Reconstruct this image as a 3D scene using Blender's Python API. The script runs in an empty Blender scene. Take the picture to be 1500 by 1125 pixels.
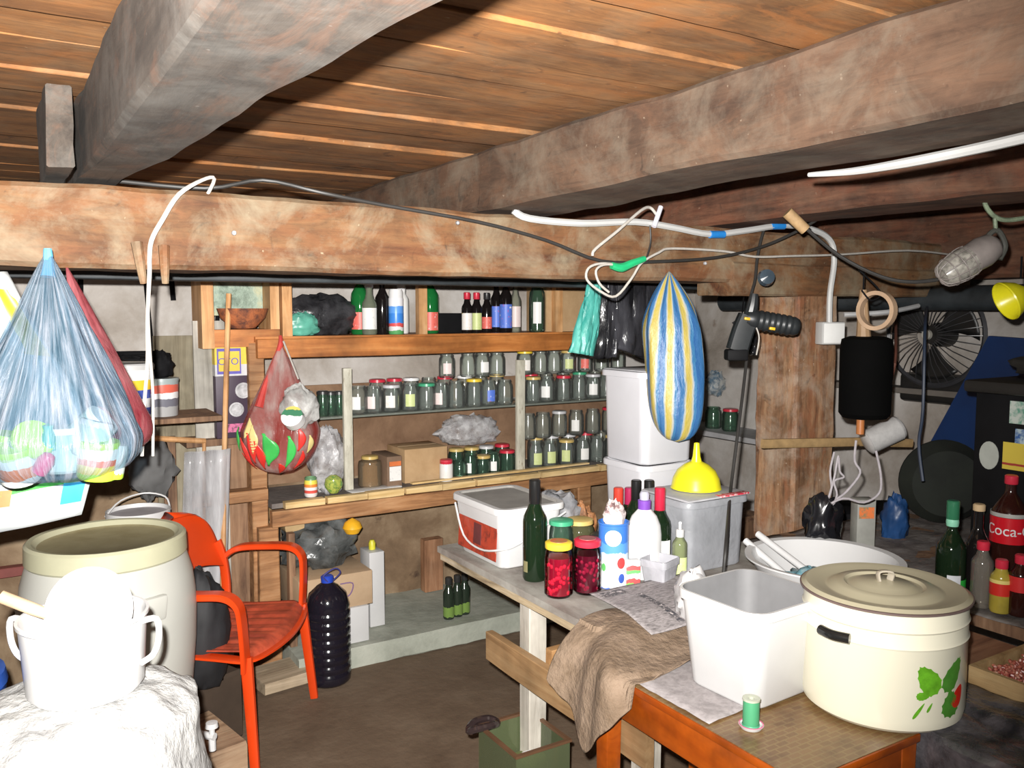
import bpy, bmesh, math, random
from mathutils import Vector, Matrix, noise
random.seed(7)
D = bpy.data
COL = bpy.context.scene.collection
PI = math.pi

# ---------------------------------------------------------------- camera
FPX = 1250.0; EYE = 1.6; PITCH = math.atan(107/FPX); HEAD = math.radians(58.5)
FW = Vector((math.cos(HEAD), math.sin(HEAD), 0)); RT = Vector((math.sin(HEAD), -math.cos(HEAD), 0))
cam = D.cameras.new('camera'); cam.sensor_width = 36; cam.lens = 36*FPX/1500; cam.clip_start = 0.02
cam_o = D.objects.new('camera', cam); COL.objects.link(cam_o)
cam_o.location = (0, 0, EYE); cam_o.rotation_euler = (PI/2-PITCH, 0, HEAD-PI/2)
bpy.context.scene.camera = cam_o
# ---------------------------------------------------------------- light: the on-camera flash, weak world fill added through the open side behind
sc = bpy.context.scene
sc.view_settings.view_transform = 'Standard'; sc.view_settings.look = 'None'
sc.view_settings.exposure = 0.0; sc.view_settings.gamma = 1.0; sc.view_settings.use_curve_mapping = False
W = D.worlds.new('world'); sc.world = W; W.use_nodes = True
W.node_tree.nodes['Background'].inputs[0].default_value = (0.85, 0.92, 1.0, 1)
W.node_tree.nodes['Background'].inputs[1].default_value = 0.10
fl = D.lights.new('camera_flash', 'SPOT'); fl.energy = 900; fl.spot_size = math.radians(108); fl.spot_blend = 1.0
fl.shadow_soft_size = 0.014; fl.color = (1.0, 0.97, 0.93)
fl_o = D.objects.new('camera_flash', fl); COL.objects.link(fl_o)
fl_o.location = Vector((0, 0, EYE+0.068)) - RT*0.038
aim = math.radians(11)
fl_o.rotation_euler = (PI/2+math.radians(-1), 0, HEAD-PI/2+aim)

# ---------------------------------------------------------------- pixel -> place helpers
def ray(px, py):
    u = (px-750)/FPX; v = (562.5-py)/FPX; c, s = math.cos(PITCH), math.sin(PITCH)
    fw = c+v*s; z = -s+v*c
    return FW*fw + RT*u + Vector((0, 0, z)), fw
def PD(px, py, d):
    r, f = ray(px, py); return Vector((0, 0, EYE)) + r*(d/f)
def PZ(px, py, z):
    r, f = ray(px, py); return Vector((0, 0, EYE)) + r*((z-EYE)/r.z)
def PY(px, py, y):
    r, f = ray(px, py); return Vector((0, 0, EYE)) + r*(y/r.y)
def PX(px, py, x):
    r, f = ray(px, py); return Vector((0, 0, EYE)) + r*(x/r.x)

# ---------------------------------------------------------------- materials
MATS = {}
def newmat(name):
    m = D.materials.new(name); m.use_nodes = True
    nt = m.node_tree; nt.nodes.clear(); return m, nt
def nd(nt, t, **k):
    n = nt.nodes.new(t)
    for a, b in k.items():
        if a.startswith('i_'): n.inputs[a[2:].replace('_', ' ')].default_value = b
        else: setattr(n, a, b)
    return n
def L(nt, a, b): nt.links.new(a, b)
def c4(c): return (c[0], c[1], c[2], 1)
def ramp(nt, fac, stops):
    r = nd(nt, 'ShaderNodeValToRGB'); e = r.color_ramp.elements
    while len(e) < len(stops): e.new(0.5)
    for i, (p, c) in enumerate(stops): e[i].position = p; e[i].color = c4(c)
    L(nt, fac, r.inputs[0]); return r.outputs[0]
def bump(nt, h, bs, strength=0.3, dist=0.01):
    b = nd(nt, 'ShaderNodeBump'); b.inputs['Strength'].default_value = strength; b.inputs['Distance'].default_value = dist
    L(nt, h, b.inputs['Height']); L(nt, b.outputs[0], bs.inputs['Normal'])
def coords(nt, scale=(1, 1, 1), loc=(0, 0, 0)):
    t = nd(nt, 'ShaderNodeTexCoord'); mp = nd(nt, 'ShaderNodeMapping')
    mp.inputs['Scale'].default_value = scale; mp.inputs['Location'].default_value = loc
    L(nt, t.outputs['Object'], mp.inputs[0]); return mp.outputs[0]
def noi(nt, vec, scale, detail=4, rough=0.6, dist=0.0):
    n = nd(nt, 'ShaderNodeTexNoise'); n.inputs['Scale'].default_value = scale
    n.inputs['Detail'].default_value = detail; n.inputs['Roughness'].default_value = rough; n.inputs['Distortion'].default_value = dist
    L(nt, vec, n.inputs['Vector']); return n.outputs['Fac']
def mixc(nt, fac, a, b, blend='MIX'):
    m = nd(nt, 'ShaderNodeMix'); m.data_type = 'RGBA'; m.blend_type = blend
    for i, s in ((0, fac), (6, a), (7, b)):
        if hasattr(s, 'is_output'): L(nt, s, m.inputs[i])
        else: m.inputs[i].default_value = s if i == 0 else c4(s)
    return m.outputs[2]
def plain(name, col, rough=0.5, var=0.12, scale=9, metal=0.0, bumps=0.0, spec=0.5):
    if name in MATS: return MATS[name]
    m, nt = newmat(name); b = nd(nt, 'ShaderNodeBsdfPrincipled'); o = nd(nt, 'ShaderNodeOutputMaterial')
    v = coords(nt); n = noi(nt, v, scale)
    dk = [max(0, c*(1-var*2)) for c in col]; lt = [min(1, c*(1+var*0.6)) for c in col]
    L(nt, ramp(nt, n, [(0.3, dk), (0.65, lt)]), b.inputs['Base Color'])
    b.inputs['Roughness'].default_value = rough; b.inputs['Metallic'].default_value = metal; b.inputs['Specular IOR Level'].default_value = spec
    if bumps: bump(nt, noi(nt, v, scale*4), b, bumps, 0.01)
    L(nt, b.outputs[0], o.inputs[0]); MATS[name] = m; return m
def wood(name, dark, mid, light, axis=0, grain=1.0, rough=0.75, dust=None, dustamt=0.5, patch=1.6, bm=0.5, rust=None, rustamt=0.7, fine=0.0):
    if name in MATS: return MATS[name]
    m, nt = newmat(name); b = nd(nt, 'ShaderNodeBsdfPrincipled'); o = nd(nt, 'ShaderNodeOutputMaterial')
    s = [14*grain]*3; s[axis] = 1.1*grain
    v = coords(nt, s); v2 = coords(nt, (1, 1, 1), (3.1, 1.7, 0.3))
    g = noi(nt, v, 2.2, 6, 0.65, 0.6); p = noi(nt, v2, patch*2, 4, 0.6)
    col = ramp(nt, g, [(0.3, dark), (0.5, mid), (0.72, light)])
    pc = ramp(nt, p, [(0.35, (0.62, 0.6, 0.58)), (0.6, (1.12, 1.08, 1.05))])
    col = mixc(nt, 1.0, col, pc, 'MULTIPLY')
    if fine:
        s3 = [26]*3; s3[axis] = 5; fn_ = noi(nt, coords(nt, s3, (1, 2, 3)), 1.6, 8, 0.75, 1.0)
        col = mixc(nt, 1.0, col, ramp(nt, fn_, [(0.32, (1-fine,)*3), (0.5, (1, 1, 1)), (0.7, (1+fine*.8,)*3)]), 'MULTIPLY')
        kn = noi(nt, v2, 11, 3, 0.5, 1.5); col = mixc(nt, 1.0, col, ramp(nt, kn, [(0.27, (.45, .42, .4)), (0.34, (1, 1, 1))]), 'MULTIPLY')
    if rust:
        s4 = [7]*3; s4[axis] = 2.6; rn = noi(nt, coords(nt, s4, (5, 1, 7)), 1.5, 6, 0.7, 1.2)
        bwr = nd(nt, 'ShaderNodeRGBToBW'); L(nt, ramp(nt, rn, [(0.50, (0, 0, 0)), (0.62, (rustamt,)*3)]), bwr.inputs[0]); col = mixc(nt, bwr.outputs[0], col, rust)
    if dust:
        d = noi(nt, v2, 5.5, 6, 0.7, 0.4)
        f = ramp(nt, d, [(0.45, (0, 0, 0)), (0.7, (dustamt,)*3)])
        rgb = nd(nt, 'ShaderNodeRGBToBW'); L(nt, f, rgb.inputs[0])
        col = mixc(nt, rgb.outputs[0], col, dust)
        sp = noi(nt, v2, 60, 2, 0.5); f2 = ramp(nt, sp, [(0.72, (0, 0, 0)), (0.80, (0.5,)*3)])
        r2 = nd(nt, 'ShaderNodeRGBToBW'); L(nt, f2, r2.inputs[0])
        col = mixc(nt, r2.outputs[0], col, [min(1, c*1.9) for c in dust])
    L(nt, col, b.inputs['Base Color']); b.inputs['Roughness'].default_value = rough
    if bm: bump(nt, g, b, bm, 0.006)
    L(nt, b.outputs[0], o.inputs[0]); MATS[name] = m; return m
def blotch(name, stops, scale=3, rough=0.85, stretch=(1, 1, 1), second=None, bm=0.4, dist=0.3, loc=(0, 0, 0)):
    if name in MATS: return MATS[name]
    m, nt = newmat(name); b = nd(nt, 'ShaderNodeBsdfPrincipled'); o = nd(nt, 'ShaderNodeOutputMaterial')
    v = coords(nt, stretch, loc); n = noi(nt, v, scale, 8, 0.65, dist)
    col = ramp(nt, n, stops)
    if second:
        n2 = noi(nt, v, scale*second[0], 5, 0.6); f = ramp(nt, n2, [(second[1], (0, 0, 0)), (second[1]+0.08, (1, 1, 1))])
        r2 = nd(nt, 'ShaderNodeRGBToBW'); L(nt, f, r2.inputs[0]); col = mixc(nt, r2.outputs[0], col, second[2])
    L(nt, col, b.inputs['Base Color']); b.inputs['Roughness'].default_value = rough
    if bm: bump(nt, noi(nt, v, scale*5, 6), b, bm, 0.01)
    L(nt, b.outputs[0], o.inputs[0]); MATS[name] = m; return m
def glassy(name, tint, opac=0.25, rough=0.06, body=(0.4, 0.5, 0.45), bodyamt=0.12):
    """thin-walled glass: tinted see-through, brighter reflections at grazing angles"""
    if name in MATS: return MATS[name]
    m, nt = newmat(name); o = nd(nt, 'ShaderNodeOutputMaterial')
    tr = nd(nt, 'ShaderNodeBsdfTransparent'); tr.inputs[0].default_value = c4(tint)
    gl = nd(nt, 'ShaderNodeBsdfGlossy'); gl.inputs[0].default_value = (1, 1, 1, 1); gl.inputs['Roughness'].default_value = rough
    df = nd(nt, 'ShaderNodeBsdfDiffuse'); df.inputs[0].default_value = c4(body)
    lw = nd(nt, 'ShaderNodeLayerWeight'); lw.inputs[0].default_value = opac
    m1 = nd(nt, 'ShaderNodeMixShader'); m1.inputs[0].default_value = bodyamt; L(nt, tr.outputs[0], m1.inputs[1]); L(nt, df.outputs[0], m1.inputs[2])
    m2 = nd(nt, 'ShaderNodeMixShader'); L(nt, lw.outputs['Fresnel'], m2.inputs[0]); L(nt, m1.outputs[0], m2.inputs[1]); L(nt, gl.outputs[0], m2.inputs[2])
    L(nt, m2.outputs[0], o.inputs[0]); MATS[name] = m; return m
def film(name, c1, c2, lo=0.25, hi=0.75, scale=6, stretch=(1, 1, 0.12), rough=0.25, stripes=None, polar=None):
    """thin crinkled plastic film"""
    if name in MATS: return MATS[name]
    m, nt = newmat(name); o = nd(nt, 'ShaderNodeOutputMaterial')
    v = coords(nt, stretch)
    if polar:
        t = nd(nt, 'ShaderNodeTexCoord'); sp = nd(nt, 'ShaderNodeSeparateXYZ'); L(nt, t.outputs['Object'], sp.inputs[0])
        an = nd(nt, 'ShaderNodeMath', operation='ARCTAN2'); L(nt, sp.outputs[1], an.inputs[0]); L(nt, sp.outputs[0], an.inputs[1])
        cm = nd(nt, 'ShaderNodeCombineXYZ'); L(nt, an.outputs[0], cm.inputs[0]); L(nt, sp.outputs[2], cm.inputs[2])
        mp = nd(nt, 'ShaderNodeMapping'); mp.inputs['Scale'].default_value = polar; L(nt, cm.outputs[0], mp.inputs[0]); v = mp.outputs[0]
    n = noi(nt, v, scale, 5, 0.6, 0.1 if polar else 0.3)
    col = ramp(nt, n, [(0.35, c1), (0.62, c2)]) if not stripes else None
    if stripes:
        a1 = nd(nt, 'ShaderNodeMath', operation='MULTIPLY'); L(nt, an.outputs[0], a1.inputs[0]); a1.inputs[1].default_value = stripes[0]/(2*PI)
        a2 = nd(nt, 'ShaderNodeMath', operation='MULTIPLY_ADD'); L(nt, n, a2.inputs[0]); a2.inputs[1].default_value = 0.5; L(nt, a1.outputs[0], a2.inputs[2])
        a3 = nd(nt, 'ShaderNodeMath', operation='FRACT'); L(nt, a2.outputs[0], a3.inputs[0])
        col = ramp(nt, a3.outputs[0], stripes[1])
    fa = ramp(nt, n, [(0.35, (lo,)*3), (0.66, (hi,)*3)]); bw = nd(nt, 'ShaderNodeRGBToBW'); L(nt, fa, bw.inputs[0])
    tr = nd(nt, 'ShaderNodeBsdfTransparent'); tr.inputs[0].default_value = c4([0.5+0.5*x for x in c1])
    df = nd(nt, 'ShaderNodeBsdfPrincipled'); L(nt, col, df.inputs['Base Color']); df.inputs['Roughness'].default_value = rough
    bump(nt, n, df, 0.6, 0.02)
    mx = nd(nt, 'ShaderNodeMixShader'); L(nt, bw.outputs[0], mx.inputs[0]); L(nt, tr.outputs[0], mx.inputs[1]); L(nt, df.outputs[0], mx.inputs[2])
    L(nt, mx.outputs[0], o.inputs[0]); MATS[name] = m; return m
def stripemat(name, stops, axis=2, scale=1.0, off=0.0, rough=0.4, warp=0.0):
    """constant colour bands along one object axis"""
    if name in MATS: return MATS[name]
    m, nt = newmat(name); o = nd(nt, 'ShaderNodeOutputMaterial'); b = nd(nt, 'ShaderNodeBsdfPrincipled')
    t = nd(nt, 'ShaderNodeTexCoord'); sp = nd(nt, 'ShaderNodeSeparateXYZ'); L(nt, t.outputs['Object'], sp.inputs[0])
    mm = nd(nt, 'ShaderNodeMath', operation='MULTIPLY_ADD'); L(nt, sp.outputs[axis], mm.inputs[0]); mm.inputs[1].default_value = scale; mm.inputs[2].default_value = off
    fac = mm.outputs[0]
    if warp:
        n = noi(nt, t.outputs['Object'], 40, 2); a = nd(nt, 'ShaderNodeMath', operation='MULTIPLY_ADD'); L(nt, n, a.inputs[0]); a.inputs[1].default_value = warp; L(nt, fac, a.inputs[2]); fac = a.outputs[0]
    r = ramp(nt, fac, stops); nt.nodes[-1].color_ramp.interpolation = 'CONSTANT'
    for n_ in nt.nodes:
        if n_.type == 'VALTORGB': n_.color_ramp.interpolation = 'CONSTANT'
    L(nt, r, b.inputs['Base Color']); b.inputs['Roughness'].default_value = rough
    L(nt, b.outputs[0], o.inputs[0]); MATS[name] = m; return m

# ---------------------------------------------------------------- mesh helpers
class MB:
    def __init__(s): s.v = []; s.f = []; s.sm = []; s.mi = []; s.cm = 0
    def add(s, vs, fs, smooth=False, M=None):
        o = len(s.v)
        for p in vs:
            p = Vector(p); s.v.append(M @ p if M else p)
        for f in fs: s.f.append([i+o for i in f]); s.sm.append(smooth); s.mi.append(s.cm)
        return s
    def box(s, x0, x1, y0, y1, z0, z1, M=None, bev=0.0, seg=2, taper=0.0):
        bm = bmesh.new(); bmesh.ops.create_cube(bm, size=1)
        for v in bm.verts:
            k = 1.0 if v.co.z > 0 else 1.0-taper
            v.co = Vector(((x0+x1)/2+v.co.x*(x1-x0)*k, (y0+y1)/2+v.co.y*(y1-y0)*k, (z0+z1)/2+v.co.z*(z1-z0)))
        if bev: bmesh.ops.bevel(bm, geom=bm.edges[:], offset=bev, segments=seg, affect='EDGES', profile=0.5)
        bm.verts.ensure_lookup_table()
        s.add([v.co for v in bm.verts], [[v.index for v in f.verts] for f in bm.faces], bool(bev), M); bm.free(); return s
    def lathe(s, prof, seg=24, M=None, smooth=True, wob=None, sx=1, sy=1):
        n = len(prof); vs = []; fs = []
        for j in range(seg):
            a = 2*PI*j/seg
            for i, (r, z) in enumerate(prof):
                rr = r*(1+wob(a, i/(n-1))) if wob else r
                vs.append((rr*math.cos(a)*sx, rr*math.sin(a)*sy, z))
        for j in range(seg):
            k = (j+1) % seg
            for i in range(n-1):
                a, b, c, d = j*n+i, k*n+i, k*n+i+1, j*n+i+1
                if prof[i][0] < 1e-6: fs.append([a, c, d])
                elif prof[i+1][0] < 1e-6: fs.append([a, b, d])
                else: fs.append([a, b, c, d])
        return s.add(vs, fs, smooth, M)
    def tube(s, pts, r, seg=8, smooth=True, closed=False, sub=4, flat=None, M=None, up=None):
        """round (r) or flat (flat=(w,t)) section swept along a smoothed path"""
        P = [Vector(p) for p in pts]; R = r if isinstance(r, (list, tuple)) else [r]*len(P)
        if sub > 1 and len(P) > 2:
            Q = []; RR = []; n = len(P); rng = n if closed else n-1
            for i in range(rng):
                if closed: p0, p1, p2, p3 = P[(i-1) % n], P[i], P[(i+1) % n], P[(i+2) % n]
                else: p0, p1, p2, p3 = P[max(i-1, 0)], P[i], P[i+1], P[min(i+2, n-1)]
                for k in range(sub):
                    t = k/sub; t2, t3 = t*t, t*t*t
                    Q.append(0.5*((2*p1)+(p2-p0)*t+(2*p0-5*p1+4*p2-p3)*t2+(3*p1-p0-3*p2+p3)*t3))
                    RR.append(R[i]*(1-t)+R[(i+1) % n]*t)
            if not closed: Q.append(P[-1]); RR.append(R[-1])
            P, R = Q, RR
        n = len(P); vs = []; fs = []; pn = None
        for i in range(n):
            if closed: T = P[(i+1) % n]-P[(i-1) % n]
            else: T = P[min(i+1, n-1)]-P[max(i-1, 0)]
            T = T.normalized() if T.length > 1e-9 else Vector((0, 0, 1))
            if up is not None: N = Vector(up)-T*T.dot(Vector(up))
            elif pn is None:
                a = Vector((0, 0, 1)) if abs(T.z) < 0.9 else Vector((1, 0, 0)); N = a-T*T.dot(a)
            else: N = pn-T*T.dot(pn)
            if N.length < 1e-6: N = Vector((0, 1, 0))
            N.normalize(); pn = N; B = T.cross(N)
            for k in range(seg):
                a = 2*PI*(k+0.5)/seg
                if flat:
                    ca, sa = math.cos(a), math.sin(a); e = 0.45
                    ca = math.copysign(abs(ca)**e, ca); sa = math.copysign(abs(sa)**e, sa)
                    vs.append(P[i]+N*(ca*flat[1]/2*R[i])+B*(sa*flat[0]/2*R[i]))
                else: vs.append(P[i]+(N*math.cos(a)+B*math.sin(a))*R[i])
        m = n if closed else n-1
        for i in range(m):
            for k in range(seg):
                a, b = i*seg+k, i*seg+(k+1) % seg; c, d = ((i+1) % n)*seg+(k+1) % seg, ((i+1) % n)*seg+k
                fs.append([a, b, c, d])
        if not closed: fs.append(list(range(seg))[::-1]); fs.append([(n-1)*seg+k for k in range(seg)])
        return s.add(vs, fs, smooth, M)
    def grid(s, fn, nu, nv, M=None, smooth=True, wrapu=False):
        vs = [fn(i/(nu if wrapu else nu-1), j/(nv-1)) for i in range(nu) for j in range(nv)]
        fs = []
        for i in range(nu if wrapu else nu-1):
            for j in range(nv-1):
                k = (i+1) % nu; fs.append([i*nv+j, k*nv+j, k*nv+j+1, i*nv+j+1])
        return s.add(vs, fs, smooth, M)
    def beam(s, x0, x1, y0, y1, z0, z1, axis=0, amp=0.006, n=None, f=2.2, M=None, seed=0):
        """hewn timber: rectangular section with worn corners, wavering along its length"""
        lo = [x0, y0, z0]; hi = [x1, y1, z1]; o = [i for i in range(3) if i != axis]
        Lh = hi[axis]-lo[axis]; n = n or max(4, int(Lh/0.045))
        a0, a1, b0, b1 = lo[o[0]], hi[o[0]], lo[o[1]], hi[o[1]]; c = min(a1-a0, b1-b0)*0.06
        q = 4; sec = []
        def side(p, r):
            for k in range(q): sec.append((p[0]+(r[0]-p[0])*k/q, p[1]+(r[1]-p[1])*k/q))
        pts = [(a0+c, b0), (a1-c, b0), (a1, b0+c), (a1, b1-c), (a1-c, b1), (a0+c, b1), (a0, b1-c), (a0, b0+c)]
        for i in range(8):
            if i % 2 == 0: side(pts[i], pts[i+1])
            else: sec.append(pts[i])
        ns = len(sec); vs = []; fs = []; ca, cb = (a0+a1)/2, (b0+b1)/2
        for i in range(n+1):
            t = lo[axis]+Lh*i/n
            for (a, b) in sec:
                p = [0, 0, 0]; p[axis] = t; p[o[0]] = a; p[o[1]] = b; p = Vector(p)
                w = noise.noise(p*f+Vector((seed, 0, 0)))*1.0+noise.noise(p*f*5+Vector((0, seed, 0)))*0.45
                d = Vector((0, 0, 0)); d[o[0]] = 1 if a > ca else -1; d[o[1]] = 1 if b > cb else -1
                if 0 < i < n or True: p = p+d*w*amp
                vs.append(p)
        for i in range(n):
            for k in range(ns):
                a, b = i*ns+k, i*ns+(k+1) % ns; fs.append([a, b, b+ns, a+ns])
        fs.append(list(range(ns))[::-1]); fs.append([n*ns+k for k in range(ns)])
        return s.add(vs, fs, True, M)
    def build(s, name, mat, parent=None, loc=None, rot=None, sharp=35, solid=0.0, norm=True):
        me = D.meshes.new(name); me.from_pydata([tuple(v) for v in s.v], [], s.f)
        me.polygons.foreach_set('use_smooth', s.sm)
        mats = mat if isinstance(mat, list) else [mat]
        for m in mats: me.materials.append(m)
        if len(mats) > 1: me.polygons.foreach_set('material_index', s.mi)
        me.update()
        if norm:
            bm = bmesh.new(); bm.from_mesh(me); bmesh.ops.recalc_face_normals(bm, faces=bm.faces); bm.to_mesh(me); bm.free()
        try: me.set_sharp_from_angle(angle=math.radians(sharp))
        except Exception: pass
        o = D.objects.new(name, me); COL.objects.link(o)
        if loc is not None: o.location = loc
        if rot is not None: o.rotation_euler = rot if hasattr(rot, '__len__') else (0, 0, rot)
        if parent: o.parent = parent
        if solid:
            md = o.modifiers.new('thick', 'SOLIDIFY'); md.thickness = solid; md.offset = 0
        return o
def tag(o, label, cat, group=None, kind=None):
    o['label'] = label; o['category'] = cat
    if group: o['group'] = group
    if kind: o['kind'] = kind
    return o
def struct(o): o['kind'] = 'structure'; return o
def thing(name, label, cat, loc=(0, 0, 0), rz=0.0, group=None):
    o = D.objects.new(name, None); COL.objects.link(o); o.location = loc
    o.rotation_euler = rz if hasattr(rz, '__len__') else (0, 0, rz)
    o.empty_display_size = 0.05; return tag(o, label, cat, group)
def T(x, y, z): return Matrix.Translation((x, y, z))
def Rm(ax, deg): return Matrix.Rotation(math.radians(deg), 4, ax)
def copy_tree(o, parent=None):
    c = o.copy(); COL.objects.link(c)
    if parent: c.parent = parent
    for ch in list(o.children): copy_tree(ch, c)
    return c
def text_mesh(name, s, size, mat, parent, M, ext=0.0004, align='CENTER'):
    cu = D.curves.new(name, 'FONT'); cu.body = s; cu.size = size; cu.align_x = align; cu.align_y = 'CENTER'; cu.extrude = ext
    t = D.objects.new(name+'_curve', cu); COL.objects.link(t)
    dg = bpy.context.evaluated_depsgraph_get(); me = D.meshes.new_from_object(t.evaluated_get(dg))
    D.objects.remove(t); me.transform(M); me.materials.clear(); me.materials.append(mat)
    o = D.objects.new(name, me); COL.objects.link(o)
    if parent: o.parent = parent
    return o
ORD = ['first', 'second', 'third', 'fourth', 'fifth', 'sixth', 'seventh', 'eighth', 'ninth', 'tenth', 'eleventh', 'twelfth', 'thirteenth', 'fourteenth', 'fifteenth', 'sixteenth', 'seventeenth', 'eighteenth', 'nineteenth', 'twentieth']

# ================================================================ SETTING
m_wallback = blotch('wall_plaster', [(0.2, (0.16, 0.13, 0.10)), (0.42, (0.38, 0.34, 0.30)), (0.6, (0.56, 0.53, 0.50)), (0.8, (0.66, 0.64, 0.62))], 2.2, 0.9, second=(1.4, 0.66, (0.18, 0.13, 0.09)))
m_walllow = blotch('wall_stained', [(0.25, (0.09, 0.055, 0.03)), (0.45, (0.20, 0.13, 0.075)), (0.62, (0.33, 0.24, 0.15)), (0.8, (0.42, 0.33, 0.22))], 3.0, 0.9, second=(2.2, 0.64, (0.07, 0.04, 0.025)))
m_floor = blotch('earth_floor', [(0.2, (0.09, 0.055, 0.032)), (0.5, (0.145, 0.098, 0.062)), (0.8, (0.20, 0.145, 0.098))], 3.2, 0.85, second=(3, 0.68, (0.10, 0.07, 0.05)), bm=0.6)
m_plat = blotch('platform_concrete', [(0.25, (0.22, 0.23, 0.19)), (0.5, (0.36, 0.38, 0.32)), (0.8, (0.50, 0.51, 0.44))], 4, 0.85)
b = MB(); b.grid(lambda u, v: (-1.4+5.6*u, -1.2+5.6*v, 0.012*noise.noise(Vector((u*9, v*9, 0)))), 60, 60)
struct(b.build('floor', m_floor, norm=False))
def wallgrid(fn, n=50, m=24): return MB().grid(fn, n, m)
b = wallgrid(lambda u, v: (-1.4+5.5*u, 4.15+0.015*noise.noise(Vector((u*20, v*8, 1))), 0.9+1.3*v)); struct(b.build('wall_back', m_wallback, solid=0.04))
b = wallgrid(lambda u, v: (-1.4+5.5*u, 4.13+0.02*noise.noise(Vector((u*24, v*6, 3))), -0.02+0.93*v)); struct(b.build('wall_back', m_walllow, solid=0.04))
b = wallgrid(lambda u, v: (3.95+0.015*noise.noise(Vector((u*20, v*8, 7))), -1.2+5.4*u, -0.02+2.2*v)); struct(b.build('wall_right', m_wallback, solid=0.04))
b = wallgrid(lambda u, v: (-1.35, -1.2+5.4*u, -0.02+2.2*v)); struct(b.build('wall_left', m_wallback, solid=0.04))
# ceiling of wide planks running left to right
m_ceil = wood('ceiling_planks_wood', (0.15, 0.062, 0.018), (0.235, 0.104, 0.032), (0.30, 0.145, 0.048), 0, 0.4, 0.8, dust=(0.24, 0.17, 0.10), dustamt=0.35, bm=0.3, patch=1.6, rust=(.36, .13, .03), rustamt=.5, fine=.38)
b = MB(); y = -1.2; k = 0; rr = random.Random(3)
while y < 4.2:
    w = rr.uniform(0.15, 0.22); z = 2.10+rr.uniform(0, 0.016); sk = rr.uniform(-.0, .0)
    b.beam(-1.4, 4.0, y, y+w-0.002, z, z+0.03, 0, 0.004, n=50, seed=k*3.3); y += w; k += 1
struct(b.build('ceiling', m_ceil, sharp=30))
b = MB(); b.box(-1.45, 4.05, -1.25, 4.25, 2.155, 2.17); struct(b.build('ceiling', m_ceil))

# hewn beams
m_beamA = wood('beam_grey_wood', (0.030, 0.023, 0.018), (0.055, 0.044, 0.035), (0.080, 0.066, 0.054), 1, 0.4, 0.85, dust=(0.12, 0.112, 0.10), dustamt=0.75, patch=3, rust=(.13, .062, .035), rustamt=.45, fine=.35)
m_beamB = wood('beam_brown_wood', (0.055, 0.028, 0.016), (0.088, 0.050, 0.030), (0.115, 0.072, 0.046), 1, 0.35, 0.85, dust=(0.165, 0.135, 0.10), dustamt=0.65, patch=3, rust=(.13, .062, .032), rustamt=.4, fine=.32)
m_beamC = wood('crossbeam_wood', (0.095, 0.032, 0.011), (0.150, 0.070, 0.027), (0.19, 0.112, 0.050), 0, 0.4, 0.8, dust=(0.25, 0.205, 0.135), dustamt=0.85, patch=3.0, rust=(.20, .078, .028), rustamt=.45, fine=.34)
m_beamD = wood('beam_dark_red_wood', (0.05, 0.02, 0.012), (0.13, 0.055, 0.03), (0.19, 0.09, 0.05), 1, 0.7, 0.85, dust=(0.17, 0.115, 0.08), dustamt=0.4, patch=3, rust=(.16, .045, .02), rustamt=.5, fine=.4)
b = MB(); b.beam(0.205, 0.42, -1.1, 4.1, 1.915, 2.10, 1, 0.006, f=1.6, seed=1)
for v_ in b.v:
    if v_.x > .3: v_.x -= .115*min(1, max(0, (v_.y-.8)/1.5))
tag(b.build('ceiling_beam', m_beamA), 'thick grey dusty hewn ceiling beam running away at the upper left', 'beam')
b = MB(); b.beam(0.125, 0.185, 2.16, 2.5, 1.915, 2.10, 1, 0.010, seed=5)
tag(b.build('beam_stub', m_beamA), 'short grey beam stub beside the left ceiling beam, sitting on the crossbeam', 'beam')
b = MB(); b.beam(1.335, 1.60, -1.1, 4.1, 1.915, 2.10, 1, 0.014, f=1.3, seed=9)
tag(b.build('ceiling_beam', m_beamB), 'broad brown ceiling beam with a pale upper edge crossing the upper right', 'beam')
b = MB(); b.beam(2.36, 2.62, -0.6, 4.1, 1.92, 2.10, 1, 0.012, f=1.3, seed=14)
tag(b.build('ceiling_beam', m_beamD), 'dark red-brown ceiling beam at the far right, behind the broad brown one', 'beam')
b = MB()
b.beam(-1.2, 3.9, 2.285, 2.50, 1.705, 1.90, 0, 0.009, f=1.7, seed=21)
cb = b.build('crossbeam', m_beamC); tag(cb, 'long reddish-brown crossbeam spanning the room with bags hanging from it', 'beam')
b = MB(); b.beam(2.35, 3.85, 2.272, 2.46, 1.66, 1.78, 0, 0.006, seed=22)
b.build('doubler', m_beamC, cb)
for z_, x_ in ((1.86, 1.2), (1.77, 2.2), (1.80, 0.55), (1.84, 2.9)):
    b = MB(); b.lathe([(0.0, -0.004), (0.006, -0.002), (0.006, 0.004)], 10, M=T(x_, 2.268, z_) @ Rm('X', 90)); b.build('nail_head', plain('old_metal', (0.5, 0.5, 0.52), 0.4, 0.2, metal=0.5), cb)
b = MB(); b.beam(3.66, 3.92, -.6, 4.1, 1.74, 2.09, 1, 0.008, seed=44); tag(b.build('wall_beam', m_beamD), 'dark red-brown wall plate beam along the top of the right wall', 'beam')
# post
pc = PY(1165, 440, 2.3)
m_post = wood('post_wood', (0.10, 0.042, 0.02), (0.27, 0.145, 0.075), (0.40, 0.26, 0.15), 2, 0.7, 0.75, dust=(0.42, 0.33, 0.25), dustamt=0.9, patch=3.4, rust=(.30, .10, .04), rustamt=.5, fine=.45)
b = MB(); b.beam(2.725, 2.97, 2.29, 2.50, 0.0, 1.66, 2, 0.008, f=3, seed=31); 
po = b.build('timber_post', m_post); tag(po, 'upright worn squared timber post under the crossbeam', 'post')

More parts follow.
